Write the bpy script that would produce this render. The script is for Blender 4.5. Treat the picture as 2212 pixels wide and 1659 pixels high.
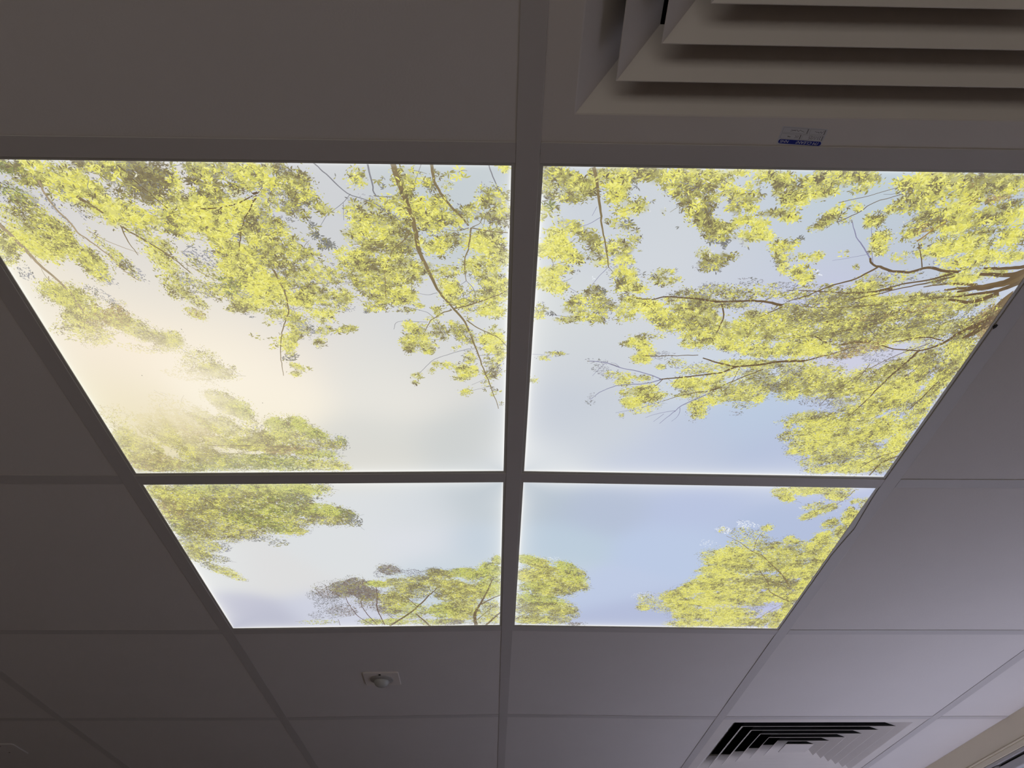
import bpy, bmesh, math, random
import numpy as np
from mathutils import Vector, Matrix

for o in list(bpy.data.objects): bpy.data.objects.remove(o, do_unlink=True)
scn = bpy.context.scene
C = scn.collection
random.seed(4)

DL1, DL2, DL3, LEAFK, EMIS = 0.05, 12.3, 13.4, 1.25, 'AUTO'     # daylight: right window (W per m), added back window fill (W), sun; leaf density; sampling of the film
# ------------------------------------------------------------------ camera
# world: z = 0 is the underside of the suspended ceiling grid, x right, y away from the viewer
def camera():
    yaw, pitch, roll = 0.02914, 0.69098, -0.01105
    f = Vector((math.sin(yaw)*math.cos(pitch), math.cos(yaw)*math.cos(pitch), math.sin(pitch)))
    r = Vector((math.cos(yaw), -math.sin(yaw), 0)); u = r.cross(f)
    c, s = math.cos(roll), math.sin(roll)
    r, u = c*r + s*u, -s*r + c*u
    m = Matrix(((r.x, u.x, -f.x, -0.03171), (r.y, u.y, -f.y, -0.45761), (r.z, u.z, -f.z, -0.67482), (0, 0, 0, 1)))
    cd = bpy.data.cameras.new('camera'); co = bpy.data.objects.new('camera', cd); C.objects.link(co)
    cd.sensor_width = 36.0; cd.lens = 36.0*1707.135/2212.0; cd.clip_start = 0.01; cd.clip_end = 60
    co.matrix_world = m; scn.camera = co
camera()

# ------------------------------------------------------------------ world, daylight, exposure
XW = 1.411            # face of the right-hand wall
FLOOR = -2.42
X0, Y0, Y1 = -2.4, -2.3, 3.2
w = bpy.data.worlds.new('outdoors'); scn.world = w; w.use_nodes = True
bg = w.node_tree.nodes['Background']; bg.inputs[0].default_value = (0.62, 0.74, 1.0, 1); bg.inputs[1].default_value = 0.2
scn.view_settings.view_transform = 'Standard'; scn.view_settings.look = 'None'
scn.view_settings.exposure = 0.0; scn.view_settings.gamma = 1.0; scn.view_settings.use_curve_mapping = False

def daylight(name, loc, rot, sx, sy, power, col):
    ld = bpy.data.lights.new(name, 'AREA'); ld.shape = 'RECTANGLE'; ld.size = sx; ld.size_y = sy
    ld.energy = power; ld.color = col
    lo = bpy.data.objects.new(name, ld); C.objects.link(lo); lo.location = loc; lo.rotation_euler = rot
    return lo
# daylight through the right-hand window; fill through an added, unseen window behind the viewer
W1 = (0.75, 2.95, -0.95, -0.079)      # y0, y1, z0, z1 of window_1
W2 = (-1.9, 0.9, -1.6, -0.5)           # added unseen opening for fill light: x0, x1, z0, z1 of added_window_2
for ya, yb in ((W1[0], 1.937), (1.985, W1[1])):
    daylight('daylight_right', (XW+0.016, (ya+yb)/2, (W1[2]+W1[3])/2), (0, math.radians(90), 0), W1[3]-W1[2]-0.07, yb-ya-0.06, DL1*(yb-ya), (0.72, 0.80, 1.0))
sl = bpy.data.lights.new('sun', 'SUN'); sl.energy = DL3; sl.angle = math.radians(1.5); sl.color = (.82, .83, .98)
so = bpy.data.objects.new('sun', sl); C.objects.link(so); so.rotation_euler = (0, math.radians(31), 0)
daylight('added_fill_back', ((W2[0]+W2[1])/2, Y0-0.16, (W2[2]+W2[3])/2), (math.radians(90), 0, 0), W2[1]-W2[0]-0.1, W2[3]-W2[2]-0.1, DL2, (1.0, 0.88, 0.75))  # fill lamp added behind the viewer to lift the ceiling

# ------------------------------------------------------------------ helpers
QL = [0.00123, 0.00799, 0.00799, 0.00771]
def lift(x, y):        # the middle main tee hangs a few millimetres higher than its neighbours
    t = np.clip(1-(np.abs(x)-.012)/.576, 0, 1)
    return t*np.interp(y, [0, .6, 1.2, 1.8], QL)

def lin(h):
    if isinstance(h, str): h = [int(h[i:i+2], 16) for i in (0, 2, 4)]
    return tuple(((v/255)/12.92 if v/255 <= .04045 else ((v/255+.055)/1.055)**2.4) for v in h)

def mat(name, col, rough=0.6, bump=0.0, bscale=300.0, mottle=0.0, mscale=8.0, metal=0.0, spec=0.3):
    m = bpy.data.materials.new(name); m.use_nodes = True
    nt = m.node_tree; b = nt.nodes['Principled BSDF']
    b.inputs['Roughness'].default_value = rough; b.inputs['Metallic'].default_value = metal
    b.inputs['Specular IOR Level'].default_value = spec
    tc = nt.nodes.new('ShaderNodeTexCoord')
    n = nt.nodes.new('ShaderNodeTexNoise'); n.inputs['Scale'].default_value = mscale; n.inputs['Detail'].default_value = 4
    nt.links.new(tc.outputs['Object'], n.inputs['Vector'])
    mx = nt.nodes.new('ShaderNodeMix'); mx.data_type = 'RGBA'
    mx.inputs['A'].default_value = tuple(c*(1-mottle) for c in col)+(1,)
    mx.inputs['B'].default_value = tuple(min(1, c*(1+mottle)) for c in col)+(1,)
    nt.links.new(n.outputs['Fac'], mx.inputs['Factor']); nt.links.new(mx.outputs['Result'], b.inputs['Base Color'])
    if bump:
        n2 = nt.nodes.new('ShaderNodeTexNoise'); n2.inputs['Scale'].default_value = bscale; n2.inputs['Detail'].default_value = 3
        nt.links.new(tc.outputs['Object'], n2.inputs['Vector'])
        bp = nt.nodes.new('ShaderNodeBump'); bp.inputs['Strength'].default_value = bump; bp.inputs['Distance'].default_value = 0.001
        nt.links.new(n2.outputs['Fac'], bp.inputs['Height']); nt.links.new(bp.outputs['Normal'], b.inputs['Normal'])
    return m

M_tile = mat('mineral_tile', (.74, .70, .69), .95, .25, 420, .035, 5, spec=.1)
M_tee = mat('painted_steel_tee', (.60, .565, .56), .45, 0, 1, .02, 3)
M_frame = mat('panel_frame_aluminium', (.62, .60, .57), .4, 0, 1, .02, 6)
M_edge = mat('panel_inner_rim', (.30, .30, .28), .5)
M_louvre = mat('white_powder_coat', (.74, .69, .66), .45, .05, 500, .04, 12)
M_neck_shade = mat('dark_duct_and_shade', (.02, .02, .022), .9)  # neck interior; also the painted shade on louvre backs and cone sides
M_bounce = mat('pale_bounce_board', (.84, .80, .86), .6)  # reflector surface added below the right-hand window
M_dust = mat('dust_on_louvre', (.22, .19, .16), .95)
M_white = mat('white_plastic', (.78, .72, .69), .35)
M_grey = mat('grey_plastic', (.42, .40, .40), .3)
M_lens = mat('sensor_lens', (.50, .50, .49), .25, spec=.6)
M_black = mat('black_hole', (.01, .01, .01), .8)
M_cream = mat('cream_painted_wood', (.90, .81, .63), .5, 0, 1, .02, 6)
M_wall = mat('wall_paint', (.50, .46, .43), .85, .1, 200, .02, 3)
M_floor = mat('vinyl_floor', (.36, .275, .225), .5, 0, 1, .06, 6)
M_dark = mat('plenum', (.05, .05, .05), .9)
M_pvc = mat('grey_window_frame', (.56, .54, .55), .35)
M_gasket = mat('rubber_gasket', (.015, .015, .015), .7)
M_paper = mat('sticker_paper', (.66, .65, .68), .35)
M_blue = mat('sticker_blue', (.008, .02, .30), .35)
M_ink = mat('ink', (.04, .035, .04), .6)
M_linegrey = mat('sticker_rules', (.30, .29, .31), .6)
M_print = mat('sticker_white_print', (.72, .72, .78), .5)
def glass():
    m = bpy.data.materials.new('window_glass'); m.use_nodes = True; nt = m.node_tree
    nt.nodes.clear(); o = nt.nodes.new('ShaderNodeOutputMaterial'); t = nt.nodes.new('ShaderNodeBsdfTransparent')
    g = nt.nodes.new('ShaderNodeBsdfGlossy'); g.inputs['Roughness'].default_value = .02
    x = nt.nodes.new('ShaderNodeMixShader'); x.inputs[0].default_value = .05
    t.inputs[0].default_value = (.95, .97, .97, 1)
    nt.links.new(t.outputs[0], x.inputs[1]); nt.links.new(g.outputs[0], x.inputs[2])
    nt.links.new(x.outputs[0], o.inputs['Surface']); return m
M_glass = glass()

def obj(name, verts, faces, m, parent=None, warp=True, smooth=False, bevel=0):
    V = [list(v) for v in verts]
    if warp:
        for v in V: v[2] += float(lift(v[0], v[1]))
    me = bpy.data.meshes.new(name); me.from_pydata(V, [], faces)
    for mm in (m if isinstance(m, list) else [m]): me.materials.append(mm)
    bm = bmesh.new(); bm.from_mesh(me); bmesh.ops.recalc_face_normals(bm, faces=bm.faces); bm.to_mesh(me); bm.free()
    me.update()
    if smooth: me.polygons.foreach_set('use_smooth', [True]*len(me.polygons))
    o = bpy.data.objects.new(name, me); C.objects.link(o)
    if parent:
        o.parent = parent; o.matrix_parent_inverse = Matrix.Translation(-Vector(parent.location))
    if bevel:
        b = o.modifiers.new('bevel', 'BEVEL'); b.width = bevel; b.segments = 2; b.limit_method = 'ANGLE'
    return o

class MB:
    def __init__(s): s.v = []; s.f = []
    def box(s, x0, x1, y0, y1, z0, z1, nx=1, ny=1):
        b = len(s.v); xs = np.linspace(x0, x1, nx+1); ys = np.linspace(y0, y1, ny+1)
        def idx(i, j, k): return b+(k*(ny+1)+j)*(nx+1)+i
        for z in (z0, z1):
            for y in ys:
                for x in xs: s.v.append((x, y, z))
        for i in range(nx):
            for j in range(ny):
                for k in (0, 1): s.f.append((idx(i, j, k), idx(i+1, j, k), idx(i+1, j+1, k), idx(i, j+1, k)))
        for i in range(nx):
            for j in (0, ny): s.f.append((idx(i, j, 0), idx(i+1, j, 0), idx(i+1, j, 1), idx(i, j, 1)))
        for j in range(ny):
            for i in (0, nx): s.f.append((idx(i, j, 0), idx(i, j+1, 0), idx(i, j+1, 1), idx(i, j, 1)))
        return s
    def loft(s, rings, closed=True, cap=False):
        b = len(s.v); n = len(rings[0])
        for r in rings: s.v.extend(r)
        for k in range(len(rings)-1):
            for i in range(n if closed else n-1):
                j = (i+1) % n; s.f.append((b+k*n+i, b+k*n+j, b+(k+1)*n+j, b+(k+1)*n+i))
        if cap: s.f.append(tuple(b+i for i in range(n))); s.f.append(tuple(b+(len(rings)-1)*n+i for i in range(n)))
        return s
    def sqloft(s, cx, cy, prof, cap=False, n=1):
        rings = []
        for h, z in prof:
            r = []
            cs = [(-h, -h), (h, -h), (h, h), (-h, h)]
            for k in range(4):
                a, b2 = cs[k], cs[(k+1) % 4]
                for q in range(n):
                    r.append((cx+a[0]+(b2[0]-a[0])*q/n, cy+a[1]+(b2[1]-a[1])*q/n, z))
            rings.append(r)
        return s.loft(rings, True, cap)
    def build(s, name, m, parent=None, **k): return obj(name, s.v, s.f, m, parent, **k)

def thing(name, label, cat, loc, group=None):
    o = bpy.data.objects.new(name, None); C.objects.link(o); o.location = loc; o.empty_display_size = .05
    o['label'] = label; o['category'] = cat
    if group: o['group'] = group
    return o
def tag(o, label, cat, group=None):
    o['label'] = label; o['category'] = cat
    if group: o['group'] = group
    return o
def struct(o): o['kind'] = 'structure'; return o

# ------------------------------------------------------------------ picture data, millimetres on the ceiling plane
# foliage: centre x y, axis u, axis v, cover, kind, leaf length
FOLIAGE='''
-520 28 16 6 -7 11 0.85 G 7;-500 24 25 5 -5 8 0.7 M 7;-476 44 40 21 -13 19 0.95 Y 8;-506 37 17 4 -7 11 0.7 O 7;-429 23 27 3 -4 10 0.9 O 8;
-400 40 29 20 -17 23 0.85 D 8;-378 30 21 5 -7 14 0.8 D 9;-429 81 29 11 -10 17 0.95 Y 8;-396 93 27 8 -7 15 0.95 Y 8;-363 44 11 0 -4 12 0.9 Y 8;
-371 97 16 9 -11 19 0.85 Y 8;-369 67 16 8 -8 14 0.7 M 8;-530 60 12 12 -9 10 0.6 G 5.5;-524 78 15 16 -9 10 0.65 O 5.5;-545 83 8 9 -10 10 0.6 M 5.5;
-521 105 11 22 -15 14 0.7 M 5.5;-509 117 12 17 -12 13 0.8 Y 5.5;-558 121 3 18 -21 16 0.8 Y 6;-573 141 4 14 -14 12 0.6 O 6;
-532 134 13 20 -10 11 0.8 Y 5.5;-502 106 8 16 -8 8 0.6 O 5.5;-531 94 15 22 -6 6 0.5 O 5.5;-492 145 15 26 -12 12 0.75 M 5.5;
-485 159 10 19 -11 11 0.7 Y 5.5;-478 175 8 16 -6 6 0.35 P 4.4;-459 137 12 30 -5 4 0.5 M 5.5;-453 152 8 21 -7 6 0.5 O 5.5;
-406 124 17 22 -8 10 0.65 M 5.5;-408 146 12 21 -8 8 0.65 Y 5.5;-401 186 5 17 -16 14 0.65 M 5.5;-416 171 2 19 -6 4 0.4 M 5.5;
-477 68 10 26 -4 4 0.3 P 5.5;-495 78 8 22 -3 3 0.4 P 4.4;-443 166 10 18 -5 5 0.3 P 4.4;-568 167 4 13 -8 7 0.35 P 4.4;-547 202 17 11 -10 16 0.6 M 4.4;
-552 188 13 8 -6 9 0.35 M 4.4;-531 203 21 13 -6 9 0.6 M 4.4;-527 220 13 21 -17 20 0.7 M 5.5;-496 203 15 17 -6 7 0.3 P 4.4;
-542 244 7 16 -16 16 0.7 Y 5.5;-538 207 16 10 -9 14 0.6 Y 4.4;-519 242 10 22 -18 19 0.6 K 4.4;-491 240 11 13 -13 17 0.8 K 4.4;
-475 259 23 15 -8 14 0.65 M 4.4;-457 276 24 7 -5 11 0.6 M 4.4;-438 279 14 0 -5 15 0.6 M 4.4;-446 293 19 0 -4 11 0.5 M 4.4;-483 298 26 8 -4 8 0.3 Y 4.4;
-535 268 30 9 -10 20 0.4 Y 5.5;-557 267 25 7 -8 16 0.3 M 4.4;-529 275 17 0 -6 17 0.5 Y 4.4;-330 23 17 4 -5 12 0.8 M 8;-325 43 18 9 -8 14 0.85 D 8;
-325 61 13 3 -3 8 0.8 O 8;-299 27 18 4 -5 12 0.8 M 8;-276 25 23 2 -4 12 1 Y 9;-272 38 16 8 -5 10 1 Y 9;-260 40 11 2 -2 7 0.95 Y 9;
-251 19 6 0 -2 8 0.7 D 8;-284 44 15 0 -2 9 0.8 M 8;-303 50 8 4 -4 7 0.7 Y 8;-240 42 16 13 -11 16 0.7 O 7;-233 55 14 11 -9 14 0.7 O 7;
-248 58 20 10 -6 11 0.5 D 7;-249 75 17 8 -5 10 0.8 D 7;-269 66 12 10 -8 12 0.6 M 7;-217 74 11 2 -2 8 0.7 M 7;-229 65 10 0 -2 9 0.25 P 6;
-249 34 8 0 -2 9 0.6 D 8;-349 74 8 12 -17 18 0.9 Y 8;-327 82 26 9 -7 15 1 Y 9;-302 80 15 7 -9 17 0.95 Y 8;-345 98 22 8 -6 12 0.95 Y 8;
-316 101 22 8 -5 10 0.85 Y 8;-332 123 17 9 -7 13 0.85 Y 8;-295 103 15 13 -9 14 0.7 M 7;-284 91 5 12 -15 13 0.6 O 7;-272 104 15 7 -8 17 0.8 M 7;
-291 118 18 7 -5 12 0.9 Y 8;-271 121 23 8 -7 18 0.8 M 7;-318 113 10 5 -3 6 0.5 P 6;-282 150 17 -2 -2 13 0.95 D 8;-289 133 12 0 -2 8 0.7 D 7;
-253 129 13 7 -5 12 0.65 O 7;-244 137 15 3 -3 9 0.7 M 7;-268 135 24 6 -4 11 0.75 M 7;-268 157 20 5 -3 11 0.6 M 7;-317 143 28 11 -7 16 0.95 Y 8;
-332 159 14 8 -6 11 1 Y 8;-309 180 29 11 -7 17 0.95 Y 8;-293 180 20 5 -5 13 0.95 Y 8;-260 173 25 6 -6 17 0.7 M 6;-232 164 18 10 -8 18 0.6 M 6;
-212 165 3 13 -14 10 0.5 M 6;-258 187 20 5 -3 9 0.5 O 6;-230 103 5 4 -4 7 0.5 V 7;-225 116 11 12 -4 5 0.6 V 7;-217 121 8 7 -3 6 0.6 V 7;
-227 131 5 0 -2 12 0.5 V 7;-233 96 5 0 -1 5 0.5 V 7;-193 34 1 4 -3 2 0.4 V 7;-342 188 14 6 -5 12 0.85 G 6;-363 143 16 12 -8 12 0.35 P 5.5;
-359 165 18 18 -6 8 0.5 M 5.5;-381 187 18 19 -8 11 0.3 P 4.4;-325 201 11 0 -2 8 0.4 P 5.5;-372 191 15 15 -6 8 0.5 M 4.4;-388 211 12 13 -5 7 0.6 M 4.4;
-394 233 11 9 -4 7 0.65 K 4.4;-343 203 27 16 -7 14 0.7 M 5.5;-329 217 15 4 -4 10 0.85 Y 5.5;-342 224 13 2 -2 8 0.7 M 5.5;-301 191 30 8 -6 16 0.95 Y 7;
-300 209 21 3 -3 11 0.85 Y 6;-312 217 16 4 -4 11 0.6 Y 6;-329 237 6 3 -2 3 0.4 P 4.4;-293 232 20 8 -4 11 0.6 M 6;-282 234 17 4 -3 9 0.7 Y 6;
-243 201 26 6 -5 17 0.7 M 6;-261 209 18 0 -3 14 0.9 Y 7;-213 208 9 8 -8 15 0.6 M 6;-219 221 15 4 -2 8 0.5 M 6;-244 233 16 7 -4 13 0.6 Y 6;
-229 242 8 7 -4 7 0.4 M 6;-276 253 12 18 -10 13 0.7 M 6;-266 258 12 7 -4 9 0.4 P 5.5;-242 261 14 -7 1 8 0.6 M 6;-217 260 14 -2 -1 7 0.75 M 7;
-309 249 7 4 -3 6 0.45 M 5.5;-328 274 9 4 -2 5 0.35 M 5.5;-310 278 12 5 -2 5 0.3 M 5.5;-292 284 -1 17 -12 3 0.7 Y 5.5;-282 274 7 0 -2 12 0.9 Y 6;
-253 285 6 6 -5 8 0.6 M 6;-312 292 5 5 -4 7 0.35 M 5.5;-293 302 6 0 -2 9 0.6 M 5.5;-295 314 11 -3 -1 7 0.6 V 5.5;-290 333 10 6 -3 6 0.65 M 6;
-297 346 8 0 -1 7 0.7 Y 6;-275 336 4 4 -2 4 0.7 M 6;-175 32 4 11 -9 6 0.55 M 7;-169 42 4 3 -2 4 0.6 Y 7;-179 38 6 5 -3 4 0.45 V 7;
-172 28 5 0 -1 8 0.4 Y 7;-147 41 7 7 -6 7 0.35 V 7;-195 80 5 2 -2 5 0.45 M 7;-196 105 5 0 -1 4 0.5 M 7;-132 34 6 0 -1 9 0.5 Y 7;
-121 33 13 10 -7 12 0.55 M 8;-110 37 9 0 0 7 0.5 Y 8;-123 41 10 7 -5 9 0.65 O 8;-101 41 4 9 -6 4 0.9 D 8;-91 30 6 4 -3 5 0.5 M 7;
-72 28 4 10 -10 7 0.42 M 8;-83 25 6 0 0 5 0.4 M 8;-81 41 7 2 -1 5 0.5 M 7;-165 77 22 7 -5 14 0.55 M 8;-148 65 14 3 -2 8 0.5 M 8;
-179 82 4 12 -9 6 0.6 Y 7;-176 96 14 3 -2 10 0.8 Y 8;-151 95 22 5 -3 12 0.7 M 8;-124 64 20 9 -5 14 0.7 O 8;-115 81 23 10 -5 14 0.8 O 8;
-135 89 17 4 -3 13 0.75 O 8;-104 70 16 7 -5 14 0.75 M 8;-90 63 12 0 -1 10 0.7 M 8;-87 88 22 5 -2 13 0.85 Y 8;-102 96 17 0 -1 10 0.85 Y 8;
-67 82 14 6 -4 12 0.55 M 8;-56 75 10 7 -4 8 0.55 O 8;-33 60 0 17 -17 0 0.7 O 9;-24 16 6 0 0 8 0.9 Y 8;-28 81 0 13 -19 0 0.75 O 8;
-37 113 16 8 -5 18 0.75 Y 8;-46 122 19 4 -2 12 0.75 Y 7;-42 45 7 0 0 7 0.5 M 8;-133 114 23 2 -2 11 0.7 O 8;-168 115 23 5 -3 11 0.65 M 7;
-187 107 9 2 -2 6 0.5 M 7;-154 129 30 7 -4 15 0.7 O 7;-193 144 18 7 -5 14 0.75 Y 7;-176 139 17 8 -7 17 0.6 O 7;-146 149 25 6 -3 14 0.7 M 7;
-124 131 15 3 -2 7 0.5 D 7;-99 125 21 5 -3 13 0.8 Y 8;-82 114 15 0 0 12 0.7 O 7;-164 172 25 9 -6 20 0.7 O 7;-186 172 16 8 -6 15 0.65 M 7;
-137 171 20 7 -4 13 0.7 M 7;-115 157 14 3 -2 9 0.7 O 7;-90 162 22 -3 0 9 0.6 M 7;-52 156 18 4 -2 16 0.7 Y 7;-27 142 2 12 -18 4 0.8 Y 7;
-36 178 14 16 -11 19 0.75 M 7;-84 186 10 12 -7 10 0.6 Y 7;-24 199 1 10 -15 4 0.7 M 7;-167 200 23 6 -5 20 0.75 O 7;-182 187 16 4 -3 10 0.6 M 7;
-141 200 17 4 -3 13 0.8 Y 7;-147 212 11 0 -1 7 0.8 Y 7;-175 219 16 4 -2 9 0.7 O 7;-182 228 12 1 -1 5 0.5 V 6;-212 200 16 4 -2 8 0.3 M 6;
-81 199 11 14 -9 14 0.75 Y 7;-69 212 13 3 -2 10 0.7 M 7;-42 199 21 5 -2 17 0.65 M 7;-36 227 18 2 -1 11 0.85 Y 7;-23 182 1 9 -15 4 0.75 Y 7;
-123 218 6 3 -1 4 0.85 Y 6;-142 226 8 0 0 5 0.5 M 6;-102 228 7 0 0 9 0.6 Y 6;-109 241 11 0 0 4 0.5 M 6;-132 226 10 0 0 4 0.5 M 6;
-65 224 8 0 0 6 0.5 Y 6;-134 258 11 6 -3 10 0.85 Y 7;-140 283 11 0 -1 18 0.85 M 7;-124 269 11 0 -1 16 0.6 M 6;-116 290 11 0 -1 12 0.7 M 7;
-117 302 8 0 0 5 0.9 Y 7;-100 264 11 9 -5 12 0.65 O 7;-77 261 13 7 -3 11 0.6 O 7;-82 249 8 0 0 6 0.75 Y 6;-66 274 13 7 -3 12 0.55 O 7;
-62 239 10 0 0 6 0.4 M 6;-34 286 15 8 -5 22 0.85 Y 7;-24 306 8 0 0 9 0.85 Y 7;-31 264 10 0 0 12 0.45 M 6;-81 293 8 0 0 5 0.5 Y 6;
-64 313 7 6 -4 11 0.6 Y 6;-33 323 11 6 -3 14 0.6 M 7;-68 336 17 5 -2 13 0.75 Y 7;-94 330 8 2 -1 7 0.6 M 6;-109 325 5 1 -1 5 0.6 M 6;
-116 340 5 1 -1 5 0.5 M 6;-72 353 15 0 0 9 0.7 Y 7;-35 345 13 -4 1 12 0.6 O 7;-135 351 7 0 0 7 0.65 M 7;-139 365 5 0 0 5 0.6 M 7;
-71 385 9 -5 2 8 0.6 M 7;-43 367 6 0 0 5 0.5 M 6;-33 385 10 6 -2 11 0.42 M 7;-22 412 4 0 0 5 0.5 M 6;-395 342 23 7 -5 14 0.65 M 4.4;
-416 329 19 13 -13 25 0.5 M 4.4;-375 333 5 3 -2 4 0.5 M 4.4;-439 348 29 9 -5 12 0.35 M 4.4;-404 309 12 0 -2 8 0.4 M 4.4;
-405 408 18 23 -11 18 0.75 M 4.4;-384 426 12 15 -10 17 0.8 F 5.2;-379 454 8 10 -6 10 0.5 M 5.2;-473 418 31 23 -11 22 0.35 M 5.2;
-469 461 37 28 -14 28 0.6 K 5.2;-420 461 32 23 -11 23 0.65 M 5.2;-515 472 21 30 -17 26 0.55 O 5.2;-562 439 20 16 -14 25 0.3 M 5.2;
-568 492 15 12 -13 24 0.7 M 5.2;-557 518 31 11 -13 29 0.75 O 5.2;-549 555 41 7 -9 24 0.85 K 5.2;-589 537 14 0 -10 27 0.75 M 5.2;
-485 507 36 13 -8 20 0.65 M 5.2;-468 541 37 13 -9 24 0.85 O 5.2;-517 566 40 7 -5 15 0.8 O 5.2;-436 503 24 8 -5 14 0.7 M 5.2;
-343 471 20 6 -8 27 0.8 F 5.2;-315 460 15 5 -5 19 0.8 F 5.2;-297 478 17 12 -6 14 0.75 F 5.2;-333 494 31 10 -6 20 0.75 O 5.2;
-287 489 14 10 -5 13 0.7 G 5.2;-258 501 8 6 -4 12 0.7 G 5.2;-283 508 28 5 -3 14 0.75 D 5.2;-374 494 27 4 -6 23 0.8 O 5.2;-393 512 39 7 -4 14 0.8 O 5.2;
-339 524 41 0 -3 13 0.8 K 5.2;-301 536 34 6 -3 15 0.7 F 5.2;-360 557 49 9 -5 22 0.9 G 5.2;-416 554 40 7 -6 21 0.85 G 5.2;-299 561 34 6 -4 17 0.7 M 5.2;
-265 570 12 4 -3 11 0.55 M 5.2;-462 569 42 0 -3 11 0.7 G 5.2;-372 465 8 3 -3 9 0.4 P 5.2;-257 516 7 5 -3 8 0.4 V 5.2;24 24 14 3 -1 9 0.85 O 8;
20 39 10 7 -4 9 0.7 M 8;44 33 19 8 -3 14 0.8 O 8;59 39 14 6 -3 12 0.75 M 8;36 56 19 4 -1 8 0.65 M 8;28 65 10 4 -2 8 0.5 G 8;51 55 15 3 0 8 0.75 M 7;
77 35 5 11 -12 6 0.7 M 8;92 38 14 6 -2 13 0.9 Y 8;94 52 12 5 -2 10 0.8 Y 8;109 23 24 2 1 9 0.85 M 8;133 23 24 2 1 8 0.85 O 8;115 38 7 5 -1 4 0.6 V 8;
105 62 19 8 -2 10 0.55 M 8;123 66 6 10 -6 5 0.6 M 8;104 73 12 2 0 7 0.6 Y 8;20 74 0 7 -9 0 0.65 M 8;67 49 10 0 1 7 0.6 Y 8;157 24 15 3 0 10 0.8 M 8;
154 37 17 6 -1 12 0.85 M 8;171 47 21 13 -4 15 0.8 O 8;179 65 17 10 -3 13 0.8 O 8;194 85 16 6 -1 11 0.8 O 8;208 95 13 5 -1 8 0.7 O 8;
138 59 6 1 0 4 0.4 V 8;164 92 5 1 0 3 0.5 V 8;148 72 4 0 1 4 0.5 M 8;46 93 14 6 -2 7 0.6 O 8;39 107 17 7 -2 11 0.8 Y 8;59 99 11 8 -3 9 0.6 O 8;
43 127 22 10 -3 15 0.9 Y 8;26 129 2 10 -17 4 0.9 Y 8;58 140 16 3 -1 10 0.6 O 8;76 113 13 5 -2 11 0.65 O 8;84 129 13 3 0 11 0.6 O 8;
48 158 13 0 1 8 0.8 Y 8;89 146 11 0 1 5 0.6 Y 7;29 170 6 11 -13 11 0.85 Y 8;42 184 13 6 -3 13 0.75 Y 8;16 87 0 5 -9 0 0.4 M 8;98 89 12 2 0 7 0.55 M 8;
112 91 8 7 -4 7 0.5 V 8;108 124 16 3 0 13 0.75 O 8;122 111 6 -5 4 6 0.6 M 8;113 142 13 0 1 8 0.75 Y 8;115 98 10 0 1 5 0.5 O 8;132 127 4 -2 1 3 0.6 V 8;
119 168 16 4 0 15 0.85 Y 8;126 183 19 4 0 13 0.85 Y 8;146 163 8 2 0 6 0.45 V 7;162 163 16 -4 2 8 0.55 M 7;170 174 15 -4 2 7 0.6 M 7;
174 157 6 -4 2 5 0.5 Y 7;88 197 16 3 0 12 0.75 O 8;69 207 11 2 0 10 0.8 Y 8;93 212 19 9 -2 15 0.75 O 8;70 221 17 4 0 13 0.7 M 7;
88 237 17 2 0 10 0.75 Y 7;60 241 16 0 0 6 0.7 M 7;99 222 10 0 2 15 0.7 M 7;95 191 7 5 -2 5 0.7 V 8;24 223 7 5 -3 9 0.55 O 7;21 235 6 0 0 7 0.8 Y 7;
37 230 7 0 0 4 0.4 V 7;47 305 13 0 0 5 0.7 M 6;30 314 8 -2 1 5 0.7 Y 6;21 358 6 0 0 6 0.6 M 6;82 171 3 0 0 3 0.3 W 6;179 42 8 11 -10 8 0.8 O 8;
187 66 10 15 -12 11 0.8 D 8;202 36 19 3 1 10 0.75 M 8;191 25 16 -2 2 6 0.9 Y 8;215 21 11 0 1 4 0.85 Y 7;215 46 14 -2 2 6 0.75 M 7;
199 53 10 0 2 8 0.6 M 7;232 55 15 -4 4 10 0.8 M 7;238 65 12 0 2 7 0.85 Y 8;225 68 12 0 2 7 0.7 O 8;233 84 15 -6 3 7 0.8 Y 8;243 46 8 0 1 5 0.4 M 6;
209 97 18 7 -1 14 0.75 O 8;221 91 11 4 0 7 0.7 O 8;205 110 10 4 0 6 0.5 V 8;221 116 9 -5 3 6 0.6 V 8;203 131 9 0 2 8 0.6 M 8;
226 136 16 -4 2 6 0.75 O 8;218 147 17 -4 3 8 0.75 O 8;227 156 7 0 1 4 0.6 V 8;255 89 6 8 -6 6 0.95 Y 8;249 103 13 3 1 7 0.75 Y 7;
265 103 12 2 1 7 0.8 Y 7;263 72 11 -3 2 4 0.7 O 8;281 72 11 -3 3 7 0.65 M 8;287 77 9 -2 3 7 0.9 Y 8;246 115 6 6 -2 3 0.5 Y 7;244 22 12 4 0 12 1 Y 9;
263 29 15 3 1 10 0.9 Y 9;271 41 17 3 2 12 0.9 M 8;284 52 13 5 0 11 0.9 Y 8;293 34 18 -2 5 12 0.9 M 9;310 27 22 -5 5 11 0.9 Y 9;
312 45 14 -5 4 7 0.9 Y 8;333 24 22 -5 5 9 0.85 M 8;349 38 9 -5 4 7 0.65 M 7;355 30 11 -6 5 7 0.7 O 8;295 57 6 0 2 5 0.8 Y 8;271 57 5 0 1 4 0.6 Y 7;
293 116 16 -4 3 8 0.75 M 7;289 122 14 3 1 7 0.8 Y 7;304 107 8 -3 2 3 0.75 V 8;291 135 9 12 -5 5 0.75 Y 7;297 149 8 6 -2 7 0.8 Y 7;
315 133 6 0 2 6 0.95 Y 7;331 134 8 -5 4 6 0.7 Y 7;325 160 16 7 0 12 0.95 Y 8;343 156 5 0 2 5 0.3 W 5.5;304 132 4 0 2 7 0.5 M 7;
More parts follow.
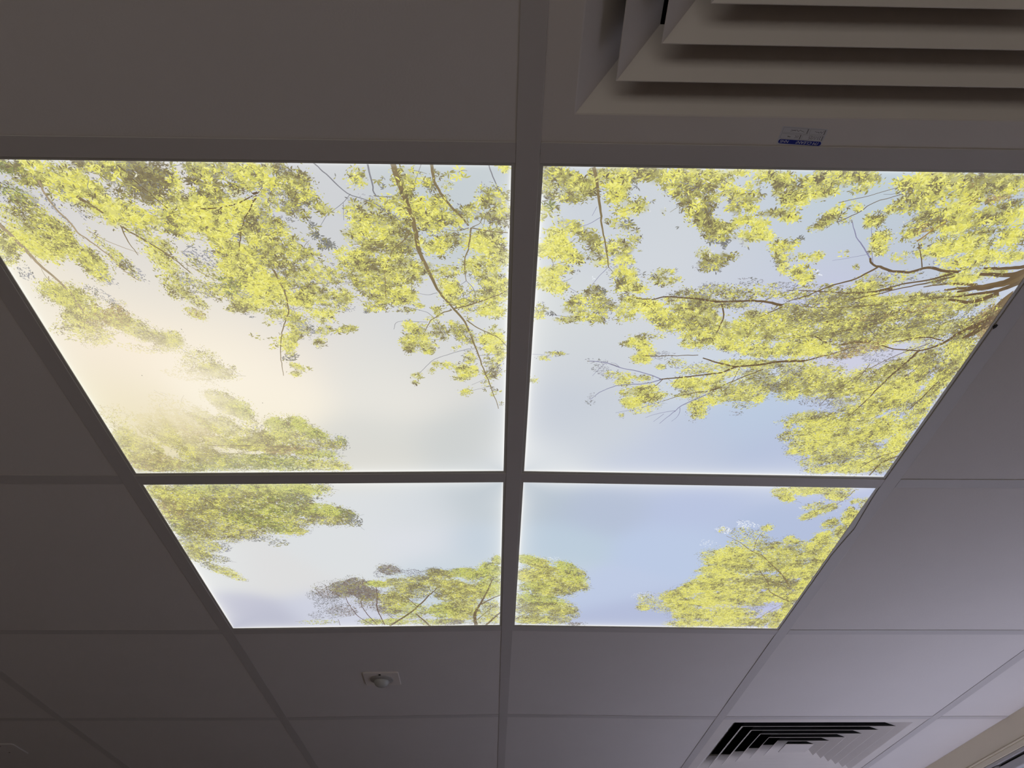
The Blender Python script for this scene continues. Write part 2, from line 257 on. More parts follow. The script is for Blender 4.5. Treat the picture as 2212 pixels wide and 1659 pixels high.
329 69 11 -11 4 5 0.85 Y 7;328 82 14 -10 4 6 0.8 M 7;318 89 7 -4 2 3 0.8 M 6;351 62 8 -4 4 6 0.45 M 6;348 81 6 -3 2 4 0.5 M 6;376 81 8 4 -1 7 0.9 Y 7;
393 112 5 0 3 9 0.85 Y 7;363 128 10 0 2 6 0.35 M 5.5;383 148 5 0 2 5 0.6 M 5.5;355 62 5 0 1 4 0.6 Y 6;381 74 12 -7 5 7 0.45 M 6;
379 81 9 -5 4 6 0.8 Y 7;396 106 9 -6 8 12 0.75 Y 7;399 120 10 0 3 8 0.75 Y 7;392 64 8 -4 4 5 0.75 Y 7;394 33 11 -6 7 10 0.95 Y 9;
411 25 14 -8 8 11 0.95 Y 9;424 43 16 -13 10 12 0.95 Y 9;403 55 11 -6 7 10 0.75 M 8;419 56 13 -10 9 11 0.8 M 8;442 31 18 -10 11 14 0.85 M 9;
475 30 18 -10 11 14 0.85 O 9;501 31 14 -8 12 14 0.9 M 9;460 60 19 -16 11 13 0.95 Y 9;432 74 11 -9 8 10 0.85 M 8;442 85 14 -11 5 6 0.8 K 7;
424 93 10 -8 8 10 0.85 Y 8;466 85 19 -11 12 16 1 Y 9;495 110 25 -11 10 14 0.95 Y 9;501 72 20 -8 9 13 0.85 M 9;526 71 12 -5 12 16 0.95 Y 9;
538 103 16 -7 10 14 0.9 Y 9;506 92 12 -5 5 7 0.7 O 8;471 118 17 -7 8 12 0.85 Y 8;448 111 10 -4 5 8 0.5 M 7;519 130 23 -6 7 12 0.9 Y 8;
555 128 14 -4 5 7 0.9 Y 8;497 139 25 -4 4 8 0.85 Y 8;448 125 3 8 -9 0 0.7 Y 6;430 132 13 0 3 7 0.5 M 6;512 160 23 -3 7 12 0.9 Y 8;
546 152 16 0 3 6 0.8 M 8;498 47 14 -8 6 8 0.7 K 8;473 45 5 0 9 18 0.6 K 8;519 53 11 -6 5 6 0.6 D 8;407 170 16 -5 6 12 0.65 O 6;
405 177 12 -3 4 7 0.8 Y 6;441 160 21 -3 3 7 0.5 M 5.5;488 168 10 -3 4 6 0.7 M 6;431 175 15 -4 3 6 0.5 O 5.5;142 211 19 4 0 15 0.8 Y 7;
127 228 14 3 0 14 0.6 M 7;168 227 26 9 0 16 0.95 Y 8;182 243 20 7 0 15 1 Y 8;135 204 17 4 0 8 0.6 M 7;193 220 17 8 -1 17 0.75 O 6;
203 243 20 4 1 15 0.8 O 6;208 204 23 8 0 17 0.8 O 6;186 203 17 2 1 7 0.6 M 6;225 234 24 8 0 18 0.8 M 6;224 259 24 5 1 14 0.85 Y 6;
210 268 12 3 1 8 0.8 Y 7;224 281 17 0 2 10 0.8 Y 5.5;163 269 18 0 1 7 0.5 O 5.5;147 278 14 0 1 9 0.7 Y 6;140 283 11 0 1 6 0.75 Y 6;
162 292 14 11 -3 12 0.8 Y 5.5;160 313 13 0 1 9 0.8 Y 5.5;185 304 19 0 1 7 0.4 P 4.4;206 318 13 0 1 7 0.5 M 4.4;189 328 7 0 1 5 0.8 Y 5.5;
237 188 28 3 2 10 0.5 M 5.5;260 194 29 3 2 12 0.5 O 5.5;286 185 22 -3 3 10 0.45 M 5.5;307 178 16 -2 3 7 0.5 P 4.4;346 184 27 -4 4 11 0.45 O 5.5;
377 191 22 -3 4 10 0.6 O 5.5;405 191 21 -3 6 13 0.8 M 6;219 181 11 0 1 5 0.35 P 4.4;327 194 33 -1 2 7 0.4 O 4.4;276 258 38 8 2 19 0.9 M 6;
257 275 32 7 2 14 0.9 Y 6;307 242 38 8 3 20 0.85 M 5.5;336 224 30 3 4 17 0.85 O 5.5;334 257 37 4 4 17 0.9 M 5.5;372 231 30 -1 6 20 0.85 O 5.5;
401 214 28 -4 6 15 0.85 O 5.5;309 292 38 4 3 14 0.9 Y 6;355 287 31 -1 5 16 0.95 Y 6;392 290 24 -4 5 12 0.85 Y 6;372 264 30 -1 5 17 0.8 O 5.5;
410 255 30 -1 6 18 0.85 O 5.5;432 238 28 -4 7 16 0.85 O 5.5;460 221 33 -5 6 14 0.85 D 5.5;432 206 27 -4 5 12 0.85 M 5.5;462 197 32 -5 4 9 0.9 M 6;
501 197 32 -5 5 11 0.85 M 6;525 212 30 -9 5 9 0.85 O 6;498 228 36 -11 7 12 0.85 D 5.5;545 196 22 -10 6 9 0.8 M 6;573 228 5 -24 12 10 0.9 K 5.5;
465 262 34 -5 7 15 0.75 M 5.5;497 253 26 -8 8 14 0.8 O 5.5;534 246 24 -12 8 12 0.75 M 5.5;561 266 6 -17 13 12 0.75 M 5.5;442 280 29 -5 6 13 0.7 K 5.5;
468 299 22 -7 8 15 0.3 P 4.4;520 280 22 -16 10 14 0.45 M 4.4;552 298 7 -21 12 12 0.5 M 5.5;510 315 30 -15 8 14 0.7 M 5.5;240 252 17 0 2 9 0.7 O 5.5;
309 270 24 3 2 9 0.5 O 5.5;352 239 23 0 2 7 0.6 D 5.5;245 330 37 -6 3 10 0.55 M 5.5;292 320 32 -1 2 9 0.8 Y 6;328 319 19 0 2 9 0.7 M 5.5;
272 339 25 -4 4 12 0.6 Y 5.5;252 361 31 -5 4 14 0.8 Y 6;293 378 32 -5 6 20 0.8 M 5.5;324 350 24 -8 9 23 0.7 O 5.5;319 380 26 -4 5 18 0.75 M 5.5;
237 382 20 -3 2 10 0.7 M 5.5;266 400 22 -4 3 11 0.75 Y 5.5;256 421 14 0 4 21 0.8 Y 5.7;320 409 16 -3 2 8 0.4 M 4.4;311 426 13 0 2 7 0.3 P 5.2;
336 394 6 -4 4 7 0.9 Y 5.5;367 328 25 -8 9 22 0.6 M 5.5;382 356 24 -8 10 23 0.8 O 5.5;408 338 25 -8 8 18 0.75 M 5.5;430 367 31 -10 10 21 0.8 O 5.5;
378 382 9 0 3 10 0.9 Y 5.5;454 347 26 -14 10 18 0.75 M 5.5;483 374 29 -15 12 21 0.8 M 5.5;494 336 21 -15 10 17 0.8 O 5.5;527 355 20 -22 13 18 0.85 Y 6;
420 396 26 -4 4 11 0.35 P 4.4;445 412 26 -5 5 11 0.3 P 5.2;460 397 24 -8 5 11 0.5 M 4.4;349 328 12 0 4 12 0.4 P 4.4;103 320 18 2 0 8 0.2 P 4.4;
110 333 13 0 1 8 0.35 P 4.4;124 345 13 1 1 8 0.5 M 5.5;143 347 13 1 1 7 0.55 Y 5.5;142 361 11 0 1 8 0.65 Y 5.5;118 345 11 0 1 6 0.4 P 4.4;
167 351 13 1 1 6 0.7 M 5.5;160 381 19 -3 2 10 0.7 M 5.5;178 373 15 -2 2 10 0.7 Y 5.5;160 404 14 0 2 12 0.85 Y 6;188 393 19 -6 3 10 0.75 Y 5.5;
179 419 18 -6 2 9 0.5 Y 5.2;151 435 5 0 1 5 0.6 M 5.2;197 409 10 0 1 6 0.5 M 4.4;104 390 7 -5 2 5 0.3 P 4.4;102 406 8 0 1 6 0.35 P 4.4;
226 360 18 -3 3 12 0.75 Y 5.5;178 393 13 0 1 9 0.7 Y 5.5;413 435 31 -9 5 12 0.7 M 5.7;394 451 8 -3 4 11 0.7 Y 5.7;400 480 12 -4 5 12 0.55 M 5.7;
441 461 33 -12 12 27 0.9 Y 5.7;447 498 34 -12 13 31 0.95 Y 5.7;424 518 12 -5 3 7 0.8 Y 5.7;478 449 33 -19 12 23 0.85 M 5.7;
480 418 33 -18 9 17 0.85 M 5.7;508 404 26 -21 11 18 0.9 Y 6;526 385 14 -22 12 16 0.85 Y 6;487 495 31 -12 11 26 0.75 Y 5.7;
520 473 28 -16 13 24 0.8 Y 5.7;539 449 8 -26 17 18 0.9 Y 5.7;516 518 32 -12 8 17 0.8 O 5.7;486 531 33 -10 7 16 0.8 M 5.7;462 547 21 -4 5 14 0.55 M 5.7;
490 566 36 -5 4 11 0.8 Y 5.7;530 556 37 -7 8 19 0.9 Y 5.7;556 529 23 -14 9 17 0.75 M 5.7;570 495 2 -18 14 13 0.8 Y 5.7;568 560 20 -8 6 12 0.5 M 5.7;
535 314 3 -25 13 11 0.7 O 5.5;542 372 2 -20 14 12 0.85 Y 5.5;559 287 1 -14 12 10 0.8 Y 5.5;-568 638 19 4 -8 21 0.8 M 5.7;
-541 646 38 7 -10 27 0.85 O 5.7;-494 632 47 1 -6 23 0.8 F 5.7;-434 626 47 1 -4 17 0.85 F 5.7;-375 627 47 1 -4 21 0.9 F 5.7;
-333 635 34 6 -5 21 0.8 F 5.7;-302 628 11 0 -2 13 0.5 M 5.7;-457 661 46 9 -9 32 0.9 O 5.7;-520 675 46 9 -12 37 0.9 O 5.7;
-562 689 14 25 -19 32 0.9 K 5.7;-416 676 39 8 -9 33 0.9 G 5.7;-368 662 39 7 -5 22 0.8 G 5.7;-330 660 20 4 -3 12 0.4 V 5.7;
-548 719 39 8 -10 30 0.75 D 5.7;-502 720 40 8 -8 26 0.8 M 5.7;-441 721 48 10 -9 34 0.9 G 5.7;-375 699 48 6 -6 25 0.9 G 5.7;
-321 700 32 6 -4 21 0.8 F 5.7;-288 709 23 9 -4 17 0.75 G 5.7;-269 736 13 10 -6 18 0.6 V 5.7;-319 731 41 8 -4 19 0.7 D 5.7;
-367 738 33 7 -6 24 0.55 D 5.7;-401 753 36 7 -7 27 0.85 G 5.7;-373 769 21 0 -3 16 0.7 M 5.7;-531 766 48 10 -10 32 0.85 O 5.7;
-566 753 12 22 -13 23 0.8 G 5.7;-468 768 41 8 -8 27 0.7 M 5.7;-442 794 30 1 -3 12 0.5 V 5.7;-413 812 19 0 -3 14 0.5 V 5.7;
-489 792 25 0 -4 16 0.5 M 5.7;-552 816 37 8 -8 26 0.7 M 5.7;-571 799 18 8 -6 16 0.4 P 5.7;-530 825 29 6 -7 22 0.45 P 5.7;
-566 851 20 21 -12 25 0.8 O 5.7;-542 869 30 7 -5 17 0.5 V 5.7;-558 898 15 7 -4 13 0.5 V 5.7;-537 916 23 17 -6 15 0.6 M 5.7;
-519 945 15 11 -4 10 0.5 M 5.7;-409 647 46 1 -3 12 0.6 O 5.7;-494 690 30 6 -5 16 0.5 D 5.7;-410 721 39 8 -3 13 0.6 D 5.7;
-385 1031 17 8 -5 20 0.4 P 5.7;-354 1010 27 6 -6 32 0.5 T 5.7;-326 1000 24 6 -6 32 0.8 T 5.7;-298 991 24 5 -6 37 0.9 T 5.7;
-282 1023 24 6 -5 33 0.85 T 5.7;-360 1075 35 1 -7 44 0.4 P 5.7;-340 1103 31 1 -4 29 0.45 T 5.7;-382 1125 32 1 -4 23 0.3 P 5.7;
-397 1158 42 1 -2 13 0.35 F 5.7;-279 1060 31 1 -4 34 0.5 T 5.7;-228 923 21 5 -3 21 0.65 T 5.7;-247 936 13 0 -2 19 0.4 P 5.7;
-185 934 23 5 -2 16 0.5 P 5.7;-260 979 22 1 -2 14 0.8 F 5.7;-207 983 39 9 -3 26 0.7 O 5.7;-221 1035 30 7 -4 33 0.7 O 5.7;
-232 1056 30 7 -5 37 0.8 O 5.7;-182 1015 30 7 -4 32 0.6 D 5.7;-168 964 27 6 -2 19 0.7 D 5.7;-133 939 27 6 -2 19 0.85 D 5.7;
-126 985 39 9 -3 34 0.8 O 5.7;-89 936 29 1 0 19 0.8 F 5.7;-62 946 30 1 0 25 0.85 F 5.7;-36 927 22 1 0 33 0.9 F 5.7;-25 891 9 0 0 23 0.9 F 5.7;
-91 1017 40 9 -2 35 0.9 O 5.7;-119 1038 31 7 -2 27 0.85 D 5.7;-54 1018 29 1 0 36 0.7 M 5.7;-34 998 0 42 -28 -1 0.7 F 5.7;
-131 1109 32 1 -2 39 0.85 F 5.7;-93 1105 36 1 -1 52 0.8 M 5.7;-36 1107 20 1 0 56 0.6 M 5.7;-245 1101 26 1 -2 22 0.6 T 5.7;
-208 1107 42 1 -3 39 0.6 F 5.7;-290 1161 26 1 -2 17 0.7 F 5.7;-242 1162 32 1 -2 17 0.7 F 5.7;-163 1165 43 1 -1 17 0.6 F 5.7;
-119 1164 26 1 -1 17 0.7 T 5.7;-45 1159 33 1 0 24 0.5 M 5.7;33 883 22 7 -1 18 0.9 F 5.7;55 898 24 8 -1 21 0.85 M 5.7;69 912 24 8 0 13 0.8 O 5.7;
106 913 24 13 -1 21 0.8 F 5.7;128 934 19 10 -1 18 0.7 M 5.7;142 947 16 12 -1 8 0.5 V 5.7;44 946 33 -1 1 30 0.9 M 5.7;89 955 43 7 1 31 0.9 M 5.7;
121 954 28 10 0 25 0.85 F 5.7;92 991 50 8 1 32 0.85 O 5.7;132 984 24 9 0 20 0.8 O 5.7;138 1002 18 7 0 9 0.5 V 5.7;56 997 34 -1 1 26 0.85 F 5.7;
84 1021 41 7 0 21 0.8 O 5.7;114 1024 17 3 0 9 0.45 V 5.7;39 1050 31 5 0 27 0.85 F 5.7;77 1060 36 6 1 28 0.85 F 5.7;51 1095 42 -1 1 35 0.8 O 5.7;
99 1100 36 6 1 32 0.85 M 5.7;128 1104 20 8 0 29 0.7 O 5.7;139 1129 14 5 0 16 0.5 V 5.7;53 1154 43 -1 1 24 0.8 M 5.7;102 1154 33 -1 2 24 0.6 O 5.7;
148 1175 18 -1 1 10 0.6 T 5.7;76 878 18 -1 0 8 0.15 W 4.35;438 637 16 2 3 14 0.7 Y 5.7;465 628 33 -1 4 14 0.9 Y 5.7;450 651 15 4 3 14 0.85 Y 5.7;
509 624 36 -1 4 14 0.9 Y 5.7;531 644 20 -1 5 14 0.9 Y 5.7;504 674 18 -8 4 10 0.55 M 5.7;526 683 15 -10 7 14 0.7 M 5.7;505 706 14 -14 5 10 0.75 Y 5.7;
567 658 7 -6 4 7 0.75 Y 5.7;550 734 13 -6 6 15 0.85 M 5.7;572 713 0 -21 12 11 0.85 Y 5.7;574 758 1 -17 9 10 0.85 Y 5.7;571 692 1 -12 10 11 0.8 Y 5.7;
490 682 11 0 2 6 0.15 W 4.35;370 760 15 5 2 13 0.45 W 5.7;407 741 22 3 3 13 0.35 W 5.7;446 751 10 -4 4 11 0.7 Y 5.7;354 809 17 -1 3 14 0.12 W 4.35;
368 761 8 0 3 11 0.5 Y 5.7;421 779 38 12 4 25 0.4 M 5.7;447 813 23 3 4 17 0.5 M 5.7;413 814 29 4 4 22 0.45 Y 5.7;380 850 32 -1 4 17 0.5 Y 5.7;
423 852 48 7 6 28 0.8 Y 5.7;405 886 43 6 5 29 0.9 Y 5.7;386 915 27 -1 4 19 0.8 Y 5.7;408 936 45 -11 9 33 1 Y 5.7;451 894 47 -2 8 32 0.9 M 5.7;
496 838 44 14 7 34 0.85 M 5.7;500 794 15 0 5 16 0.75 Y 5.7;530 812 21 6 4 17 0.6 M 5.7;550 792 13 -27 12 20 0.85 Y 5.7;552 827 18 -19 10 21 0.8 M 5.7;
546 863 25 -11 9 22 0.7 M 5.7;503 892 49 7 9 37 0.9 M 5.7;543 910 28 -13 12 32 0.85 Y 5.7;486 962 48 -2 9 34 0.85 O 5.7;534 970 39 -1 10 34 0.8 D 5.7;
439 994 59 -2 8 35 0.95 Y 5.7;381 977 35 -17 9 31 0.95 Y 5.7;351 1010 31 -15 7 26 0.9 Y 5.7;327 1030 22 -10 7 27 0.8 M 5.7;
279 1053 16 -8 7 30 0.5 M 5.7;280 1089 14 0 2 16 0.65 Y 5.7;325 1076 32 -1 5 28 0.5 M 5.7;361 1062 41 -1 7 34 0.9 Y 5.7;424 1048 60 -2 8 37 0.9 Y 5.7;
487 1035 50 -2 9 36 0.9 M 5.7;539 1023 35 -1 8 30 0.8 Y 5.7;391 1118 46 -2 7 36 0.9 Y 5.7;459 1116 62 -2 8 36 0.9 Y 5.7;381 1167 37 -1 3 17 0.95 Y 5.7;
460 1164 64 -2 4 17 0.9 Y 5.7;511 1093 14 -17 9 21 0.35 P 5.7;552 1139 16 -38 13 26 0.7 M 5.7;526 1152 33 -1 6 24 0.7 M 5.7;
271 1032 24 -1 3 18 0.12 W 4.35;583 286 0 -22 11 8 0.8 O 5.5;578 304 0 -25 11 8 0.75 M 5.5;569 323 3 -28 13 10 0.8 O 5.5;570 352 2 -27 13 10 0.8 Y 5.5;
567 382 2 -29 13 11 0.8 M 5.5;567 413 2 -30 15 12 0.85 Y 5.7;566 441 2 -29 16 13 0.8 M 5.7;567 469 1 -27 15 13 0.85 Y 5.7;
567 505 2 -28 14 12 0.85 Y 5.7;570 539 1 -29 13 12 0.8 M 5.7;558 252 4 -25 14 11 0.8 D 5.5;586 256 0 -18 11 7 0.8 K 5.5;548 324 10 -30 9 9 0.6 D 5.5;
547 403 11 -33 10 10 0.6 O 5.5;584 667 1 -16 9 9 0.6 M 5.7;586 707 0 -16 12 11 0.85 Y 5.7;584 733 0 -16 12 11 0.85 Y 5.7;583 766 1 -18 11 12 0.8 M 5.7;
579 808 2 -25 13 14 0.7 Y 5.7;578 844 2 -28 14 16 0.8 M 5.7;577 881 2 -32 15 16 0.85 Y 5.7;576 919 2 -34 15 17 0.85 M 5.7;
577 963 2 -32 15 18 0.85 Y 5.7;575 1011 2 -34 16 19 0.85 Y 5.7;574 1061 2 -35 14 18 0.8 M 5.7;574 1112 2 -33 13 16 0.8 Y 5.7;
572 1155 2 -35 12 15 0.8 M 5.7;171 24 11 0 1 7 0.8 M 8;188 35 10 6 -2 7 0.6 O 8;233 34 10 -5 4 8 0.5 M 7;139 33 10 2 0 5 0.6 O 8;
71 24 11 0 0 5 0.8 O 8;242 209 34 2 1 7 0.7 O 5.5;315 193 33 -1 2 7 0.5 D 5.5;374 203 32 -3 3 8 0.7 O 5.5;361 231 33 -3 2 6 0.7 D 5.5;
426 250 34 -3 3 7 0.7 D 5.5;441 229 27 -4 3 7 0.8 K 5.5;496 212 31 -6 3 7 0.85 K 5.5;476 245 31 -8 3 6 0.7 D 5.5;194 195 22 0 1 7 0.5 P 4.4;
266 172 16 0 1 6 0.35 P 4.4;372 342 16 0 4 13 0.5 P 4.4;354 367 18 -3 4 11 0.7 D 5.5;419 299 28 -5 3 7 0.7 K 5.5;373 389 13 0 3 9 0.6 O 5.5;
'''
BRANCHES='''
d 1.7 0.8 536 188 484 197 432 207 378 213 332 211;d 1.7 0.8 469 229 419 248 371 263 326 270;d 1.2 0.6 420 251 392 273 370 295;
d 1.4 0.8 523 274 491 297 465 325 437 370 424 406;d 1.1 0.7 363 203 338 232 328 257;d 1.1 0.5 287 209 304 193 333 179;
d 0.9 0.6 231 210 213 234 207 259;d 0.9 0.6 166 227 153 215 141 208;d 1.8 0.9 372 264 400 279 428 274;d 2.4 1.2 374 311 401 299 431 282;
d 0.9 0.6 293 324 289 358 281 379;d 1.0 0.7 482 405 459 432 433 455;d 0.9 0.7 516 426 493 454 463 484;
b 5.6 4.6 -135 16 -131 40 -123 76 -119 105 -117 131;b 4.6 2.2 -117 131 -108 163 -97 196 -81 223;
b 2.8 0.9 -81 223 -68 247 -57 290 -46 336 -36 375 -25 423;g 1.4 1.0 -215 16 -204 30 -186 53 -163 64 -145 78 -129 95;
g 1.9 1.0 -161 17 -160 32 -158 52 -155 57 -138 57;b 3.3 2.0 -96 16 -95 37 -85 60 -74 75 -61 95;b 2.0 0.8 -58 98 -62 127 -67 151 -65 177;
g 0.8 0.5 -65 177 -75 186;g 0.7 0.6 -65 177 -56 192 -56 211;b 1.5 1.3 -58 98 -37 102 -18 104;b 1.0 0.5 -61 98 -72 102 -87 100;
b 1.0 0.6 -57 97 -49 91 -44 81;g 1.2 0.7 -39 17 -32 39 -25 51 -19 61;g 0.7 0.5 -183 54 -192 65 -202 74 -212 83 -221 97;g 0.5 0.4 -192 65 -195 89;
b 2.5 1.6 -81 222 -65 218 -42 207 -28 199 -16 190;b 2.0 0.7 -84 224 -99 233 -111 246 -119 264;g 0.8 0.6 -106 239 -115 229 -137 221;
g 0.7 0.5 -114 247 -150 246 -157 260;b 1.7 0.9 -66 243 -54 255 -37 268 -25 277 -16 292;g 0.9 0.6 -56 294 -78 301 -103 313 -115 322 -132 346;
g 0.9 0.6 -52 309 -19 306;g 0.6 0.5 -43 357 -62 370;g 0.6 0.5 -38 373 -65 383;b 1.3 0.8 -126 103 -131 114 -145 128 -151 142 -158 163 -161 208;
b 1.0 0.8 -145 123 -170 123 -190 122;g 0.7 0.6 -107 16 -115 39;g 0.8 0.5 -100 196 -111 200 -123 197;d 1.7 1.4 -344 75 -330 75 -309 70 -285 58;
d 2.9 2.9 -284 56 -279 54;d 1.4 1.0 -281 57 -290 72 -302 91 -312 117 -319 138;d 0.9 1.0 -291 41 -284 56;d 1.0 0.7 -279 55 -272 46;
b 2.6 1.9 -285 161 -283 179 -279 193;b 1.9 0.8 -279 193 -280 216 -282 232 -293 257 -301 282 -308 318 -311 351;
b 1.1 0.5 -279 193 -264 190 -236 182 -198 180 -177 181;b 0.7 0.4 -281 226 -268 223 -261 216;b 0.8 0.6 -278 126 -290 113 -302 100;
b 0.8 0.5 -310 143 -326 157 -346 176;h 4.9 3.1 -565 96 -557 119 -551 139 -545 160 -538 174;h 3.1 2.2 -538 174 -531 196 -528 214 -527 234;
h 1.0 0.8 -544 174 -549 188;h 2.3 2.0 -498 41 -498 63 -494 81 -488 96 -486 109;h 2.0 1.1 -486 109 -474 125 -462 145 -454 166 -443 180;
h 0.8 0.6 -560 93 -546 106 -536 122 -518 146;b 3.8 2.4 -467 61 -455 74 -448 83;b 2.5 1.3 -435 101 -421 114 -406 131 -391 148 -381 167;
b 1.5 0.7 -436 99 -435 121 -431 141;h 1.0 0.6 -474 105 -458 121 -429 138;d 1.1 0.8 -413 19 -403 36 -391 56 -382 70 -362 93;
b 0.9 0.5 -438 17 -432 39 -427 50;h 0.9 0.5 -382 153 -370 165 -357 176;b 2.0 1.1 -450 512 -406 512 -352 515 -292 523;
b 1.4 0.8 -462 541 -425 534 -382 523;b 1.0 0.7 -531 543 -487 560;t 2.0 0.9 -286 1178 -311 1134 -323 1076 -326 1032;
t 2.0 0.9 -277 1178 -294 1111 -298 1066 -289 1033;t 2.2 1.3 -261 1179 -269 1100 -262 1034 -260 992;
o 5.4 1.8 -251 1182 -209 1125 -182 1080 -155 1026 -135 991;o 1.9 0.9 -187 1084 -203 1046 -215 1024;o 4.5 2.9 -165 1189 -175 1162 -192 1121;
o 8.0 4.7 -67 1188 -69 1129 -59 1084;o 4.7 1.4 -59 1084 -45 1029 -36 987 -31 963;o 3.8 2.8 -59 1084 -36 1055 -14 1034;
o 2.0 1.1 -65 1158 -45 1118 -26 1082;o 5.0 3.9 -47 1188 -31 1154 -12 1112;t 1.0 0.8 -356 1176 -356 1144;t 1.4 0.8 -240 1148 -263 1091;
b 1.4 0.9 15 992 45 972 80 941;b 1.8 0.9 14 1021 47 1005 68 986;b 1.6 1.0 16 1157 42 1121 65 1104;b 1.5 1.0 28 1184 45 1149;
b 4.1 2.1 553 982 529 940 494 893 460 848;b 2.1 0.8 460 848 440 836 411 805 381 781;b 1.3 0.6 443 836 438 796 441 762;
b 2.8 1.4 571 1048 539 1023 516 998 505 965 489 937 471 907;b 1.4 0.9 522 930 531 901 563 877;b 1.5 0.9 547 986 512 957 485 930;
b 1.1 0.7 508 994 460 967 428 947;b 1.5 0.8 553 624 544 658 527 678;b 1.5 0.9 521 1176 542 1101 560 1062;b 1.1 0.7 410 1027 359 1051;
b 3.7 1.8 67 17 73 37 79 67 85 98;b 1.8 1.1 85 98 94 131 98 152;v 0.7 0.5 98 152 87 171 78 191;b 0.8 0.5 98 152 105 161;v 0.7 0.5 81 81 68 91 59 94;
v 0.5 0.4 76 67 72 79;v 0.7 0.5 53 184 68 195;v 0.7 0.6 37 232 63 236;v 0.6 0.5 17 306 34 307;d 1.4 2.8 137 202 157 203 173 199 207 201 241 206;
d 2.8 3.9 233 206 274 203 294 205 315 210;d 2.2 1.2 241 206 249 233 247 258;d 1.4 0.8 193 217 210 220;d 1.7 0.9 316 212 293 232;
d 0.9 1.8 90 318 115 321 134 330;v 1.2 1.6 93 318 115 321 134 330 167 340 194 354;d 2.2 3.0 191 354 212 350 236 345 271 337 287 325;
d 3.0 4.8 287 325 322 319 345 313 374 311;d 1.8 3.0 240 308 257 316 287 325;v 1.9 0.8 194 354 170 363 139 367 116 380 102 399;
d 1.2 0.8 195 354 179 381 166 402;d 1.9 0.9 278 369 261 377 231 385 202 401;v 0.9 0.6 202 401 172 418 141 429;v 2.2 1.0 265 381 235 406 225 422;
v 1.3 0.7 225 422 220 430 207 453;v 1.0 0.5 225 422 200 430 185 440;v 0.8 0.5 230 415 231 433 224 448;v 0.8 0.5 210 430 198 449;
d 1.5 1.2 164 306 198 305 233 303;d 0.9 0.6 217 345 209 370;d 1.8 1.3 325 329 299 348 267 374;d 0.8 0.6 331 57 356 49 388 36;
d 1.1 0.8 340 82 359 68 369 56 402 42;v 0.8 1.6 353 79 367 103 379 116 393 133;d 2.4 2.7 393 133 399 141 408 147;v 0.8 0.5 401 143 390 119 378 86;
v 0.6 0.4 393 126 372 133 352 138;d 3.2 4.3 405 145 427 152 447 154 465 146 486 151 505 153;d 2.7 1.1 407 147 389 165 361 178 343 192 319 204;
d 1.1 1.7 313 185 347 186 397 189;d 2.9 1.6 506 150 481 163 447 173 423 183 397 188;d 2.2 1.4 503 159 473 171 449 179 420 190 390 200;
d 1.3 0.8 459 146 448 125 440 111;k 2.6 1.0 437 108 445 95 459 79;v 0.6 0.5 525 131 556 130;b 0.9 0.7 459 19 469 36 480 54;
d 2.7 7.4 531 146 551 146 576 143 609 129;d 4.3 11.6 530 155 562 156 580 150 609 129;s 2.7 18.0 500 181 536 176 561 171 584 157 609 129;
d 3.3 8.4 517 184 532 179 557 174 580 150 601 115;d 2.2 8.5 521 192 536 188 561 182 582 169 607 136;s 1.6 4.9 473 177 500 171 534 172;
d 2.3 17.9 546 259 562 245 583 227 601 195;s 4.6 34.5 544 254 572 227 590 195 615 150;d 7.7 3.3 568 185 542 200 512 196;
d 5.3 14.7 561 265 575 245 593 212;d 2.4 5.2 515 289 532 280 544 268 560 245;d 1.5 2.4 475 273 491 268 513 263 539 269;
d 1.8 2.4 463 280 486 286 517 288;d 3.6 1.8 516 286 509 310 500 334;d 2.5 1.1 500 334 492 364 482 405 472 432;s 3.4 5.6 375 239 424 230 463 215;
s 3.4 5.6 417 228 455 221 492 214;s 3.5 5.3 412 279 440 273 462 278;s 2.8 3.8 398 191 423 184 439 181;d 1.9 1.3 568 348 560 384 553 412;
d 1.0 0.7 581 492 557 496 531 502;d 1.7 1.1 583 511 556 529 538 558;d 2.8 2.2 584 526 566 546 560 581;d 1.3 0.6 492 364 471 374 454 381;
d 1.2 0.6 462 316 457 354;d 1.2 0.9 527 296 526 324 516 343;v 0.6 0.5 115 321 107 333 100 348;v 0.6 0.5 134 330 128 323 121 320;
'''
